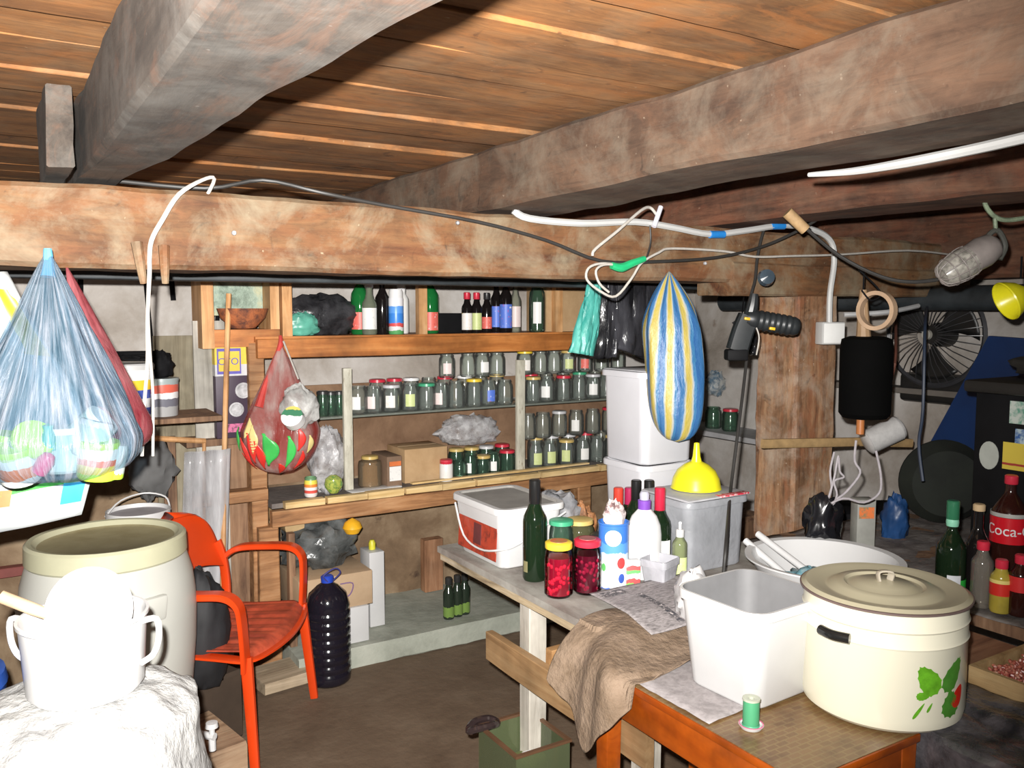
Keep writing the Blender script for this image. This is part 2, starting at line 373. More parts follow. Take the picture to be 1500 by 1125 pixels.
# platform along the back wall
b = MB(); b.beam(1.08, 3.4, 3.52, 4.12, 0.0, 0.10, 0, 0.008, f=4)
tag(b.build('concrete_platform', m_plat), 'low grey concrete platform along the foot of the back wall', 'platform')
# pipe like roll and wall ledge at right
m_dgrey = plain('dark_grey_paint', (0.035, 0.042, 0.047), 0.5, 0.25)
b = MB(); b.lathe([(0, -1.35), (0.055, -1.35), (0.055, 1.35), (0, 1.35)], 18, M=T(3.6, 2.2, 1.655) @ Rm('X', 90)); 
tag(b.build('duct_pipe', m_dgrey), 'long dark grey pipe under the crossbeam along the right wall', 'pipe')
b = MB(); b.box(-0.6, 3.6, 3.0, 3.06, 1.70, 1.74, bev=0.01)
tag(b.build('grey_pipe_rail', m_dgrey), 'thin dark grey rail running behind the crossbeam above the shelves', 'rail')
b = MB(); b.beam(3.80, 3.93, 1.4, 3.1, 1.20, 1.225, 1, 0.003)
tag(b.build('wall_ledge', plain('ledge_grey', (0.17, 0.15, 0.13), 0.8)), 'narrow dark ledge on the right wall below the fan', 'ledge')

# ================================================================ SHELVING
m_pine = wood('orange_pine', (0.32, 0.11, 0.025), (0.48, 0.18, 0.045), (0.60, 0.28, 0.09), 0, 0.7, 0.5, patch=2.5, bm=0.15)
m_pinez = wood('pine_upright', (0.36, 0.17, 0.06), (0.6, 0.33, 0.14), (0.75, 0.48, 0.25), 2, 0.9, 0.6, bm=0.15)
m_bench = wood('bench_brown', (0.17, 0.075, 0.03), (0.38, 0.19, 0.08), (0.52, 0.31, 0.16), 0, 0.9, 0.7, bm=0.3)
m_cream = blotch('chipped_cream_paint', [(0.3, (0.40, 0.38, 0.30)), (0.6, (0.62, 0.60, 0.50))], 30, 0.6, second=(1.6, 0.62, (0.30, 0.25, 0.18)), stretch=(1, 1, .3), bm=.2)
m_glassg = glassy('shelf_glass', (0.75, 0.85, 0.78), 0.3, 0.08, (0.5, 0.55, 0.48), 0.35)
m_batten = wood('yellow_batten', (0.5, 0.33, 0.12), (0.68, 0.5, 0.24), (0.8, 0.64, 0.36), 0, 1, 0.6)
m_greytop = blotch('worn_grey_top', [(0.3, (0.10, 0.085, 0.08)), (0.7, (0.25, 0.22, 0.20))], 7, 0.8)
su = thing('shelving_unit', 'wooden shelving unit full of empty glass jars along the back wall', 'shelving', (0, 0, 0))
MB().beam(0.985, 3.45, 3.70, 3.735, 1.395, 1.478, 0, 0.002, n=30).build('upper_fascia', m_pine, su)
MB().box(0.985, 3.45, 3.735, 4.12, 1.465, 1.488).build('upper_board', m_pine, su)
MB().box(1.05, 3.44, 4.09, 4.105, .76, 1.09).build('back_panel', blotch('panel_brown', [(.3, (.14, .075, .04)), (.6, (.26, .155, .09)), (.8, (.34, .22, .14))], 5, .85), su)
MB().box(1.05, 3.44, 4.085, 4.10, 1.115, 1.235).build('back_panel', MATS['panel_brown'], su)
for x in (1.135, 1.80, 2.6):
    MB().box(x-0.022, x+0.022, 3.76, 3.80, 1.488, 2.09).build('upright', m_pinez, su)
b = MB()
MB().box(1.22, 3.40, 3.80, 4.12, 1.098, 1.108, bev=0.002).build('middle_shelf', m_glassg, su)
MB().box(1.396, 1.438, 3.775, 3.80, 0.76, 1.335, bev=0.003).build('cream_upright', m_cream, su)
MB().box(2.348, 2.395, 3.775, 3.80, 0.76, 1.345, bev=0.003).build('cream_upright', m_cream, su)
MB().box(1.04, 3.45, 3.74, 4.12, 0.722, 0.744).build('lower_board', m_greytop, su)
MB().beam(1.03, 3.45, 3.70, 3.74, 0.645, 0.718, 0, 0.003, n=40).build('lower_fascia', m_bench, su)
for i in range(12):
    x0 = 1.09+i*0.195; MB().beam(x0, x0+0.182+0.01*(i % 2), 3.700, 3.745, 0.722, 0.752, 0, 0.0025, n=6, seed=i).build('edge_batten', m_batten, su)
for x in (1.02, 2.75): MB().beam(x-0.045, x+0.045, 3.72, 3.80, 0.0 if x < 2 else 0.1, 0.645, 2, 0.004).build('leg', m_bench, su)
MB().beam(0.96, 1.03, 3.76, 3.84, 0.0, 1.46, 2, 0.004).build('leg', m_bench, su)

# left cabinet cubby on the wall
cx = thing('wall_cubby', 'small wooden framed cubby with an old picture on the wall left of the upper shelf', 'cubby', (0.80, 3.76, 1.52))
MB().box(-0.03, 0.02, 0, 0.2, -0.08, 0.50).build('side_board', m_pinez, cx)
MB().box(0.02, 0.30, 0.0, 0.25, -0.075, -0.0).build('bottom_rail', m_pine, cx)
MB().box(0.26, 0.30, 0, 0.2, 0, 0.50).build('side_board', m_pinez, cx)
MB().box(0.02, 0.26, 0.12, 0.13, 0.06, 0.50).build('old_picture', blotch('green_print', [(0.3, (0.10, 0.14, 0.10)), (0.5, (0.35, 0.45, 0.36)), (0.7, (0.55, 0.52, 0.30))], 14, 0.5), cx)
bw = MB(); bw.lathe([(0.0, 0), (0.05, 0.005), (0.095, 0.05), (0.108, 0.09), (0.10, 0.088), (0.05, 0.015), (0, 0.012)], 24)
tag(bw.build('wicker_bowl', blotch('wicker_red', [(0.35, (0.10, 0.04, 0.03)), (0.6, (0.45, 0.14, 0.05))], 26, 0.8), None, (0.94, 3.76, 1.521)), 'dark red-brown woven bowl standing in the wall cubby', 'bowl')

# ================================================================ JARS AND BOTTLES
m_jar = glassy('jar_glass', (0.95, 0.97, 0.955), 0.26, 0.15, (0.55, 0.60, 0.57), 0.07)
m_jarg = glassy('jar_glass_green', (0.68, 0.80, 0.73), 0.28, 0.12, (0.16, 0.26, 0.2), 0.12)
def lidm(c): return plain('lid_%s' % c, {'red': (0.62, 0.03, 0.06), 'yellow': (0.85, 0.62, 0.05), 'white': (0.85, 0.85, 0.85), 'gold': (0.62, 0.45, 0.15), 'green': (0.06, 0.38, 0.2), 'black': (0.03, 0.03, 0.03), 'orange': (0.8, 0.25, 0.03), 'silver': (0.6, 0.6, 0.62), 'blue': (0.05, 0.12, 0.5)}[c], 0.35, 0.05)
def labelm(name, base, a1, a2, scale=55):
    return blotch('label_'+name, [(0.30, a1), (0.40, base), (0.6, base), (0.66, a2)], scale, 0.45, second=(1.7, 0.70, a1), bm=0, dist=0)
LAB = {
 'white': ('white', labelm('white', (0.82, 0.82, 0.8), (0.6, 0.6, 0.6), (0.9, 0.9, 0.9))),
 'orange': ('orange and white', labelm('orange', (0.82, 0.8, 0.76), (0.8, 0.3, 0.08), (0.75, 0.55, 0.1))),
 'green': ('yellow-green', labelm('green', (0.6, 0.68, 0.3), (0.3, 0.5, 0.05), (0.85, 0.85, 0.7))),
 'red': ('red and white', labelm('red', (0.75, 0.15, 0.12), (0.85, 0.8, 0.78), (0.5, 0.03, 0.04))),
 'blue': ('blue and red', labelm('blue', (0.1, 0.2, 0.7), (0.75, 0.08, 0.1), (0.85, 0.85, 0.9))),
 'pink': ('pale pink', labelm('pink', (0.78, 0.66, 0.64), (0.65, 0.4, 0.4), (0.85, 0.82, 0.8)))}
def jar_prof(r, h, neck):
    t = 0.003; nr = r*neck
    out = [(0, 0), (r*0.85, 0), (r, 0.008), (r*1.0, h*0.72), (r*0.93, h*0.84), (nr, h*0.90), (nr, h*0.93), (nr+0.003, h*0.94), (nr+0.003, h*0.955), (nr, h*0.965), (nr, h)]
    return out+[(nr-t, h), (nr-t, h*0.9), (r-t-0.001, h*0.72), (r-t, 0.012), (0, 0.010)]
def make_jar(name, r=0.046, h=0.135, neck=0.80, lid=None, lab=None, mat=None, face=None):
    """glass jar whose mesh is the thing; lid and paper label are its parts"""
    b = MB(); b.lathe(jar_prof(r, h, neck), 20); o = b.build(name, mat or m_jar)
    if lid:
        b = MB(); lr = r*neck+0.005
        b.lathe([(0, h+0.003), (lr*0.8, h+0.004), (lr, h+0.001), (lr+0.001, h-0.012), (lr-0.002, h-0.012)], 20); b.build('lid', lidm(lid), o)
    if lab:
        b = MB(); w = 1.0
        b.grid(lambda u, v: ((r+0.0012)*math.cos(u*w-w/2), (r+0.0012)*math.sin(u*w-w/2), h*(0.18+0.45*v)), 10, 3); b.build('paper_label', LAB[lab][1], o, norm=False)
    return o
def bottle_prof(r, h, sh=0.62, nr=0.014, k=0.1):
    return [(0, 0.0), (r*0.9, 0), (r, 0.008), (r, h*sh), (r*0.93, h*(sh+0.05)), (r*0.6, h*(sh+0.13)), (nr*1.15, h*(sh+0.19)), (nr, h*(sh+0.22)), (nr, h*0.95), (nr+0.002, h*0.955), (nr+0.002, h*0.975), (nr, h*0.98), (nr, h), (0, h)]
m_bgreen = plain('bottle_green_dark', (0.008, 0.018, 0.008), 0.08, 0.1)
m_bblack = plain('bottle_near_black', (0.010, 0.008, 0.008), 0.1, 0.1)
m_bemer = glassy('bottle_emerald', (0.10, 0.50, 0.16), 0.3, 0.06, (0.02, 0.25, 0.06), 0.5)
m_bclear = glassy('bottle_clear', (0.85, 0.88, 0.82), 0.35, 0.06, (0.5, 0.5, 0.42), 0.2)
def make_bottle(name, r, h, mat, sh=0.62, nr=0.014, cap=None, caph=0.03, lab=None, labz=(0.12, 0.5), labm=None, sleeve=None, full=True):
    b = MB(); b.lathe(bottle_prof(r, h, sh, nr), 20); o = b.build(name, mat)
    if cap:
        MB().lathe([(nr+0.003, h-caph), (nr+0.004, h-caph+0.002), (nr+0.004, h+0.002), (nr+0.001, h+0.005), (0, h+0.005)], 16).build('cap', cap, o)
    if lab or labm:
        w = 2*PI if labm else 2.2
        MB().grid(lambda u, v: ((r+0.0012)*math.cos(u*w-w/2), (r+0.0012)*math.sin(u*w-w/2), h*(labz[0]+(labz[1]-labz[0])*v)), 24, 3).build('paper_label', labm or LAB[lab][1], o, norm=False)
    return o
def facecam(p): return math.atan2(-p[1], -p[0])
def at_(o, p, z=None, rz=None):
    o.location = (p[0], p[1], p[2] if z is None else z); o.rotation_euler = (0, 0, facecam(p) if rz is None else rz); return o

DARK = plain('dark_thing', (0.008, 0.008, 0.009), 0.8, spec=.1)
cache = {}
def jar_inst(key):
    if key not in cache: cache[key] = make_jar('glass_jar', *key); return cache[key]
    return copy_tree(cache[key])
# description of jars: (px, lid, label, r, h)
def row(items, y, z, where, group, glass=None):
    n = 0
    for it in items:
        px, lid, lab, r, h = it
        p = PY(px, 560, y); key = (r, h, 0.80, lid, lab, glass)
        o = jar_inst(key); at_(o, (p.x, y+random.uniform(-.006, .006), z)); o.rotation_euler.z += random.uniform(-.4, .4)
        g_ = 'greenish ' if glass else ''
        d = (g_+'jar with %s lid' % lid) if lid else (g_+'lidless jar')
        if lab: d += (' and' if lid else ' with')+' %s label' % LAB[lab][0].replace(' and ', '-')
        tag(o, '%s, %s in %s' % (d, ORD[n], where), 'jar', group); n += 1
# middle shelf (top of pane z = 1.108)
row([(524, None, 'white', .046, .135), (547, None, 'pink', .044, .13), (573, 'silver', 'orange', .046, .13), (600, None, 'green', .046, .135), (624, 'green', None, .046, .13),
     (645, None, 'pink', .042, .13), (668, None, None, .046, .135), (694, 'yellow', None, .044, .14), (716, None, 'blue', .042, .13), (739, None, None, .044, .13)],
    3.85, 1.109, 'middle shelf front row, left bay', 'jars along the middle shelf')
row([(782, 'gold', None, .044, .135), (802, None, 'white', .046, .135), (825, 'red', None, .044, .135), (848, None, None, .046, .135), (868, 'silver', 'white', .046, .135), (888, None, None, .044, .13), (907, 'gold', 'white', .042, .135)],
    3.85, 1.109, 'middle shelf front row, right bay', 'jars along the middle shelf')
row([(552, 'red', None, .044, .15), (578, 'red', None, .044, .15), (602, 'white', None, .044, .15), (628, None, None, .044, .15), (652, 'red', None, .044, .15), (680, 'white', None, .044, .15), (704, None, None, .044, .15), (728, 'gold', None, .044, .15)],
    3.97, 1.109, 'middle shelf rear row, left bay', 'jars along the middle shelf')
row([(778, 'red', None, .044, .14), (800, None, None, .044, .14), (824, None, None, .044, .14), (848, 'green', None, .044, .14), (872, None, None, .044, .14), (895, 'gold', None, .044, .14)],
    3.97, 1.109, 'middle shelf rear row, right bay', 'jars along the middle shelf')
row([(655, None, 'pink', .042, .12), (686, None, None, .044, .12), (707, None, 'white', .044, .12), (728, None, None, .044, .12)], 3.91, 1.258, 'stacked tier above middle shelf, left bay', 'jars stacked on the middle shelf jars')
row([(768, 'yellow', 'orange', .046, .125), (792, None, None, .044, .12), (812, None, None, .044, .12), (832, 'gold', 'green', .044, .12), (856, None, 'red', .044, .115), (880, None, None, .044, .115), (904, None, None, .044, .115)], 3.91, 1.258, 'stacked tier above middle shelf, right bay', 'jars stacked on the middle shelf jars')
# left of the cream upright on the glass shelf
row([(472, 'black', None, .030, .115), (484, 'black', None, .030, .11), (496, 'black', None, .030, .11)], 3.86, 1.109, 'dark trio left of cream upright', 'small dark jars left of the upright', m_jarg)
# lower board, right bay (top z = 0.745)
row([(785, None, 'green', .046, .14), (806, None, 'green', .046, .14), (830, 'gold', 'green', .046, .14), (854, None, 'white', .046, .14), (876, None, None, .046, .14), (897, 'gold', None, .044, .14)],
    3.86, 0.745, 'lower board front row, right bay', 'jars on the lower board')
row([(784, 'gold', None, .046, .15), (808, 'silver', None, .046, .15), (832, 'silver', None, .046, .15), (858, 'red', None, .044, .15), (882, None, None, .046, .15), (906, 'white', None, .044, .15)],
    3.98, 0.745, 'lower board rear row, right bay', 'jars on the lower board')
row([(774, None, None, .044, .14), (796, None, None, .046, .14), (820, 'silver', None, .044, .14), (844, None, 'white', .044, .14), (868, None, None, .044, .14), (892, 'red', None, .044, .14)],
    3.92, 0.899, 'lower board stacked tier, right bay', 'jars stacked on the lower board jars')
row([(672, None, None, .044, .085), (688, None, 'white', .044, .115), (706, 'gold', None, .044, .10), (722, None, 'white', .044, .11), (742, 'red', None, .044, .115)],
    3.86, 0.745, 'short row right of white tub', 'short jars on the lower board', m_jarg)
row([(668, 'gold', None, .044, .13), (690, 'gold', None, .044, .13), (712, 'silver', None, .044, .13), (736, 'red', None, .044, .13)],
    3.96, 0.745, 'rear row right of cardboard box', 'short jars on the lower board', m_jarg)
# single round jars on the lower board
p = PY(542, 690, 3.87); o = make_jar('round_jar', .058, .15, .62, 'gold', None, glassy('amber_jar', (0.85, 0.72, 0.5), 0.32, 0.06, (0.5, 0.38, 0.25), 0.25)); at_(o, (p.x, 3.87, .7455)); tag(o, 'squat round amber-tinted jar with a gold lid at the left of the lower board', 'jar')
p = PY(651, 690, 3.82); o = make_bottle('white_tub', .034, .105, plain('white_plastic', (0.8, 0.8, 0.78), 0.35, 0.03), 0.8, .028, cap=lidm('red'), caph=.022); at_(o, (p.x, 3.80, .7455)); tag(o, 'small white plastic tub with a red screw lid on the lower board', 'tub')
m_card = blotch('cardboard', [(0.3, (0.40, 0.25, 0.12)), (0.7, (0.56, 0.38, 0.21))], 6, 0.85, bm=0.1)
def carton(name, px0, px1, y, z, h, dp, mat, label, cat='box', rz=0, flaps=False, lid=None):
    a = PY(px0, 600, y).x; c = PY(px1, 600, y).x; w = c-a
    t = thing(name, label, cat, ((a+c)/2, y+dp/2, z), rz)
    b = MB(); b.box(-w/2, w/2, -dp/2, dp/2, 0, h, bev=0.003); b.build('body', mat, t)
    if flaps:
        MB().box(-w/2, w/2, -dp/2-0.06, -dp/2, h-0.004, h, M=None).build('flap', mat, t)
        MB().box(-w/2+0.01, w/2-.01, -0.004, 0.004, h, h+0.001).build('seam', plain('packing_tape', (0.45, 0.33, 0.2), 0.3), t)
    return t, w
t, w = carton('cardboard_box', 592, 655, 3.84, .745, .17, .22, m_card, 'brown cardboard box on the lower board behind the white tub', flaps=False)
MB().box(-w/2+.01, w/2-.01, -.003, .003, .17, .1715).build('tape', plain('packing_tape', (0.45, 0.33, 0.2), 0.3), t)
t, w = carton('cardboard_box', 566, 588, 3.80, .745, .15, .2, plain('dark_card', (0.22, 0.14, 0.09), 0.8), 'narrow dark brown box with a pale label left of the cardboard box', rz=0)
MB().box(-w/2+.012, w/2-.006, -.1022, -.1005, .03, .10).build('paper_label', LAB['white'][1], t)
MB().box(-w/2+.012, w/2-.006, -.1022, -.1005, .103, .125).build('orange_sticker', plain('sticker_orange', (0.75, 0.2, 0.06), 0.5), t)
# crumpled clear bags
m_cling = film('clear_crinkled', (0.72, 0.72, 0.74), (0.88, 0.88, 0.9), 0.10, 0.65, 14, (1, 1, 1), 0.2)
def crumple(name, c, r, sx, sy, sz, mat, label, cat='plastic bag', amp=0.3, f=3.0, flat=True, seed=0):
    b = MB(); n, m = 28, 18; vs = []
    def fn(u, v):
        a = 2*PI*u; e = PI*(v-0.5); d = Vector((math.cos(a)*math.cos(e), math.sin(a)*math.cos(e), math.sin(e)))
        k = 1+amp*noise.noise(d*f+Vector((seed, 0, 0)))+amp*0.5*noise.noise(d*f*2.7+Vector((0, seed, 0)))
        q = d*r*k; q = Vector((q.x*sx, q.y*sy, q.z*sz))
        if flat: q.z = max(q.z, -r*sz*0.8)
        return q
    b.grid(fn, n, m, wrapu=True, smooth=True)
    o = b.build(name, mat, None, (c[0], c[1], c[2]+(r*sz*0.8 if flat else 0)), sharp=60)
    return tag(o, label, cat)
p = PY(690, 620, 3.96); crumple('plastic_bag', (p.x, 3.99, .89), .1, 1.7, .8, .85, m_cling, 'crumpled clear plastic bag lying on the short jars of the lower board', seed=3)
p = PY(487, 650, 3.87); crumple('plastic_bag', (p.x-.03, 3.86, .745), .1, .85, .8, 1.7, m_cling, 'crumpled clear plastic bag standing left of the cream upright', seed=8)
p = PY(455, 700, 3.77); o = make_jar('striped_jar', .03, .09, .85, None, None, stripemat('jar_stripes', [(0, (0.75, 0.7, 0.7)), (.2, (.7, .1, .08)), (.35, (.8, .8, .8)), (.5, (.8, .25, .05)), (.65, (.8, .7, .1)), (.85, (.15, .3, .15))], 2, 11)); at_(o, (p.x, 3.77, .753)); tag(o, 'little jar with red, orange and yellow bands at the left end of the lower board', 'jar')
p = PY(489, 700, 3.77); o = MB().lathe([(0, 0), (.02, .003), (.04, .03), (.043, .045), (.038, .07), (.015, .087), (0, .088)], 20).build('glass_ball', blotch('green_ball', [(0.35, (0.08, 0.2, 0.05)), (0.5, (0.45, 0.5, 0.1)), (0.62, (0.1, 0.3, 0.06)), (.75, (.7, .75, .5))], 30, 0.15, bm=0)); at_(o, (p.x, 3.775, .753)); tag(o, 'green and yellow ball-shaped jar right of the striped little jar', 'jar')
# long thin plank lying on the lower board, folded papers
a = PY(600, 695, 3.79); c = PY(858, 672, 3.79)
tag(MB().beam(a.x, c.x, 3.755, 3.785, .7545, .764, 0, .002).build('wood_strip', m_batten), 'thin bare wooden strip lying along the front of the lower board', 'strip of wood')
tag(MB().box(-.13, .13, -.04, .04, 0, .006, bev=.002).build('paper_pad', plain('white_paper', (.75, .75, .75), .6), None, (PY(548, 690, 3.80).x, 3.80, .7455), .1), 'thin white folded paper in front of the round amber jar', 'paper')
# -------- upper board (top z = 1.488)
Z3 = 1.489
def up(px, y=3.84): return PY(px, 450, y).x
def put(o, px, y, label, cat='bottle', z=Z3, dz=0, group=None):
    at_(o, (up(px, y), y, z)); o.rotation_euler.z += dz; return tag(o, label, cat, group)
put(make_bottle('soda_bottle', .042, .30, m_bemer, .6, .014, cap=lidm('green'), lab='red', labz=(.08, .35)), 527, 3.86, 'green soda bottle with a red label, first bottle on the upper shelf')
put(make_bottle('clear_bottle', .036, .25, glassy('bottle_olive', (.45, .5, .38), .35, .06, (.3, .33, .25), .45), .55, .016, cap=lidm('silver'), lab='white', labz=(.1, .5)), 541, 3.80, 'olive glass bottle with a white label and silver cap on the upper shelf')
put(make_bottle('cola_bottle', .036, .27, m_bblack, .6, .013, cap=lidm('red'), lab=None), 560, 3.84, 'dark bottle with a red cap left of the white spray can')
m_can1 = stripemat('can_bands', [(0, (.10, .35, .12)), (.12, (.75, .75, .75)), (.2, (.7, .1, .1)), (.28, (.05, .25, .75)), (.5, (.12, .35, .85)), (.66, (.85, .85, .88))], 2, 4.6, 0, .35, .08)
o = MB().lathe([(0, 0), (.034, 0), (.036, .004), (.036, .17), (.03, .182), (.018, .186), (.018, .20), (0, .20)], 20).build('spray_can', m_can1); MB().lathe([(.034, .165), (.034, .20), (.03, .215), (0, .217)], 18).build('cap', lidm('white'), o)
put(o, 580, 3.80, 'white and blue can with a white cap beside the first upright on the upper shelf', 'can')
put(make_bottle('white_bottle', .036, .235, plain('white_plastic', (0.8, 0.8, 0.78), 0.35, 0.03), .7, .018, cap=lidm('white')), 588, 3.90, 'plain white bottle behind the blue and white can')
put(make_bottle('soda_bottle', .043, .30, m_bemer, .6, .014, cap=lidm('black'), lab='red', labz=(.05, .35)), 630, 3.85, 'green soda bottle with a red label right of the first pine upright')
put(make_bottle('syrup_bottle', .028, .20, m_bblack, .62, .013, cap=lidm('red'), lab='orange', labz=(.08, .5)), 684, 3.82, 'small dark bottle with a red cap and orange label')
put(make_bottle('syrup_bottle', .028, .20, m_bblack, .62, .013, cap=lidm('red'), lab='green', labz=(.08, .5)), 698, 3.82, 'small dark bottle with a red cap and yellow-green label')
put(make_bottle('syrup_bottle', .028, .20, m_bblack, .62, .013, cap=lidm('black'), lab='red', labz=(.1, .4)), 713, 3.84, 'small dark bottle with a black cap and dull label')
put(make_bottle('beer_bottle', .032, .27, m_bblack, .6, .013, cap=lidm('black'), lab='blue', labz=(.1, .5)), 727, 3.87, 'tall dark bottle with a blue label, left one of the two')
put(make_bottle('beer_bottle', .034, .29, m_bblack, .6, .013, cap=lidm('green'), lab='blue', labz=(.08, .5)), 741, 3.82, 'tall dark bottle with a blue and red label and green cap')
put(make_bottle('clear_bottle', .03, .27, m_bclear, .6, .013, cap=lidm('white'), lab='pink', labz=(.1, .5)), 755, 3.84, 'slim clear glass bottle with a pale label beside the blue-labelled bottles')
put(make_jar('tall_jar', .044, .25, .7, None, 'white', m_jarg), 787, 3.82, 'tall clear jar with a white and green label at the right of the upper shelf', 'jar')
carton('cardboard_box', 800, 862, 3.80, Z3, .24, .2, m_card, 'brown cardboard box at the right end of the upper shelf')
carton('black_case', 643, 682, 3.84, Z3, .10, .2, DARK, 'low black box between the green bottle and the red-capped bottles', 'case')
crumple('black_bundle', (up(468, 3.88), 3.88, Z3), .12, 1.75, .6, .85, film('black_plastic', (.012, .012, .014), (.05, .05, .055), .95, 1, 12, (1, 1, 1), .3), 'bundle of black plastic on the left part of the upper shelf', seed=2)
crumple('green_bag', (up(443, 3.80), 3.80, Z3), .06, 1.2, .55, .95, plain('green_plastic', (.12, .42, .32), .35, .2), 'small crumpled green plastic bag on the left part of the upper shelf', seed=5)

# ================================================================ LEFT SIDE AND BENEATH THE SHELVES
m_white = plain('white_plastic_soft', (0.58, 0.58, 0.58), 0.4, 0.02)
m_whiteb = plain('white_enamel', (0.62, 0.62, 0.62), 0.3, 0.02)
# leaning boards
def lean(name, px0, px1, ytop, ybot, y, mat, label, cat='board', tilt=0, th=.015, thx=None):
    a = PY(px0, (ytop+ybot)/2, y); c = PY(px1, (ytop+ybot)/2, y); zt = PY(px0, ytop, y).z; zb = PY(px0, ybot, y).z
    b = MB(); b.beam(a.x, c.x, y, y+th, max(zb, 0.012), zt, 2, .0015, f=6, seed=px0)
    return tag(b.build(name, mat), label, cat)
m_olive = wood('weathered_board', (0.12, 0.10, 0.07), (0.26, 0.23, 0.16), (0.38, 0.35, 0.26), 2, .8, .85)
m_greyb = wood('grey_board', (0.24, 0.23, 0.2), (0.42, 0.41, 0.37), (0.56, 0.55, 0.5), 2, .8, .6)
m_stick = wood('orange_stick', (0.45, 0.22, 0.08), (0.68, 0.38, 0.17), (0.8, 0.5, 0.26), 2, .8, .6, bm=.1)
m_brown = wood('brown_plank', (0.10, 0.05, 0.03), (0.24, 0.14, 0.08), (0.36, 0.23, 0.14), 2, .8, .8)
lean('leaning_board', 232, 318, 492, 960, 3.95, m_olive, 'wide weathered olive-grey board leaning on the back wall behind the hanging string')
lean('leaning_board', 290, 336, 470, 980, 3.85, m_greyb, 'pale grey board left of the orange stick')
lean('leaning_board', 338, 374, 640, 960, 3.86, m_brown, 'narrow dark brown board left of the shelving leg')
lean('leaning_board', 243, 262, 640, 950, 3.82, m_brown, 'dark brown slat behind the round white bucket')
tag(MB().tube([PY(335, 430, 3.70), PY(330, 600, 3.68), PY(327, 790, 3.60), PY(326, 905, 3.42)], .011, 8).build('wooden_stick', m_stick), 'long thin orange stick leaning upright behind the orange chair', 'stick')
tag(MB().tube([PY(299, 645, 3.80), PY(299, 800, 3.74), PY(299, 930, 3.6)], .008, 8).build('wooden_stick', m_stick), 'thin yellowish stick standing left of the long orange one', 'stick')
tag(MB().tube([PY(205, 641, 3.72), PY(300, 646, 3.80)], .012, 8, sub=1).build('wooden_rod', m_stick), 'short orange rod fixed level behind the hanging string', 'rod')
g = film('clear_sheet', (0.6, 0.6, 0.62), (0.8, 0.8, 0.82), .25, .7, 7, (1, 1, .15), .2)
b = MB(); a = PY(268, 640, 3.66); c = PY(322, 640, 3.66)
b.grid(lambda u, v: (a.x-.05*(1-v)+(c.x-a.x+.04)*u, 3.64-.05*(1-v)+.012*math.sin(u*14), .35+(PY(290, 660, 3.66).z-.35)*v), 20, 14); tag(b.build('plastic_sheet', g, solid=.003), 'clear plastic sheet hanging in front of the leaning boards', 'plastic sheet')
# dark iron bits on the wall
for (x0, y0, x1, y1, th, lab) in ((250, 398, 254, 440, .012, 'short dark peg under the crossbeam right of the string'), (212, 400, 226, 545, .010, 'dark vertical bar on the wall behind the string'), (118, 405, 118, 470, .012, 'dark vertical bar on the wall beside the big blue bag'), (322, 402, 318, 475, .010, 'dark rod hanging on the wall left of the cubby')):
    tag(MB().tube([PY(x0, y0, 4.09), PY(x1, y1, 4.09)], th, 6, sub=1).build('iron_bar', DARK), lab, 'bar')
# wall shelf with paint buckets
sh = MB().beam(.30, .78, 3.48, 3.78, 1.165, 1.185, 0, .002); tag(sh.build('bucket_shelf', m_brown), 'dark narrow shelf holding the paint buckets at the left', 'shelf')
def bucket(name, r, h, mats, label, p, rz=0, lidm_=None):
    t = thing(name, label, 'bucket', p, rz)
    MB().lathe([(0, 0), (r*.9, 0), (r*.92, .004), (r, h*.93), (r*1.03, h*.93), (r*1.03, h), (r, h), (0, h)], 28).build('body', mats, t)
    if lidm_: MB().lathe([(0, h+.012), (r*1.0, h+.012), (r*1.05, h+.006), (r*1.05, h-.012), (r*1.035, h-.012)], 28).build('lid', lidm_, t)
    return t
m_pb = stripemat('paint_bucket_bands', [(0, (.75, .75, .76)), (.06, (.05, .08, .35)), (.2, (.75, .75, .76)), (.38, (.06, .1, .4)), (.55, (.85, .6, .05)), (.74, (.8, .8, .8))], 2, 5.0, 0, .4)
p = PY(195, 555, 3.5); t = bucket('paint_bucket', .12, .20, m_pb, 'white paint bucket with yellow and dark blue bands on the left shelf', (PY(180, 560, 3.63).x, 3.63, 1.186), 0, m_white)
MB().grid(lambda u, v: (.122*math.cos(-2.15+u*.5), .122*math.sin(-2.15+u*.5), .118+.02*v), 8, 3).build('oval_mark', plain('mark_blue', (.1, .15, .5), .5), t, norm=False)
m_pt = stripemat('paint_tin_bands', [(0, (.35, .35, .35)), (.3, (.15, .15, .18)), (.5, (.75, .75, .75)), (.65, (.6, .12, .08)), (.85, (.3, .35, .35))], 2, 6.5, 0, .35, .08)
bucket('paint_tin', .065, .15, m_pt, 'small metal tin with red and white bands beside the paint bucket', (PY(228, 560, 3.60).x+.02, 3.60, 1.186))
b = MB(); rr = random.Random(5)
for k in range(3):
    b.tube([(rr.uniform(-.13, .13), rr.uniform(-.04, .04), .0+rr.uniform(.0, .03)) for _ in range(7)], .005, 6)
tag(b.build('cable_tangle', DARK, None, (PY(195, 515, 3.62).x, 3.62, 1.41)), 'tangle of black cable lying on the paint bucket', 'cable')
crumple('black_cloth', (PY(230, 530, 3.62).x+.01, 3.60, 1.337), .045, 1, .9, 1.3, DARK, 'crumpled black plastic on top of the small metal tin', 'cloth', seed=12)
crumple('black_bag', (PY(226, 640, 3.66).x, 3.75, .95), .09, 1, .5, 1.3, plain('grey_dark_cloth', (.10, .10, .10), .7), 'dark grey bundle hanging under the bucket shelf', 'bag', seed=15, flat=False)
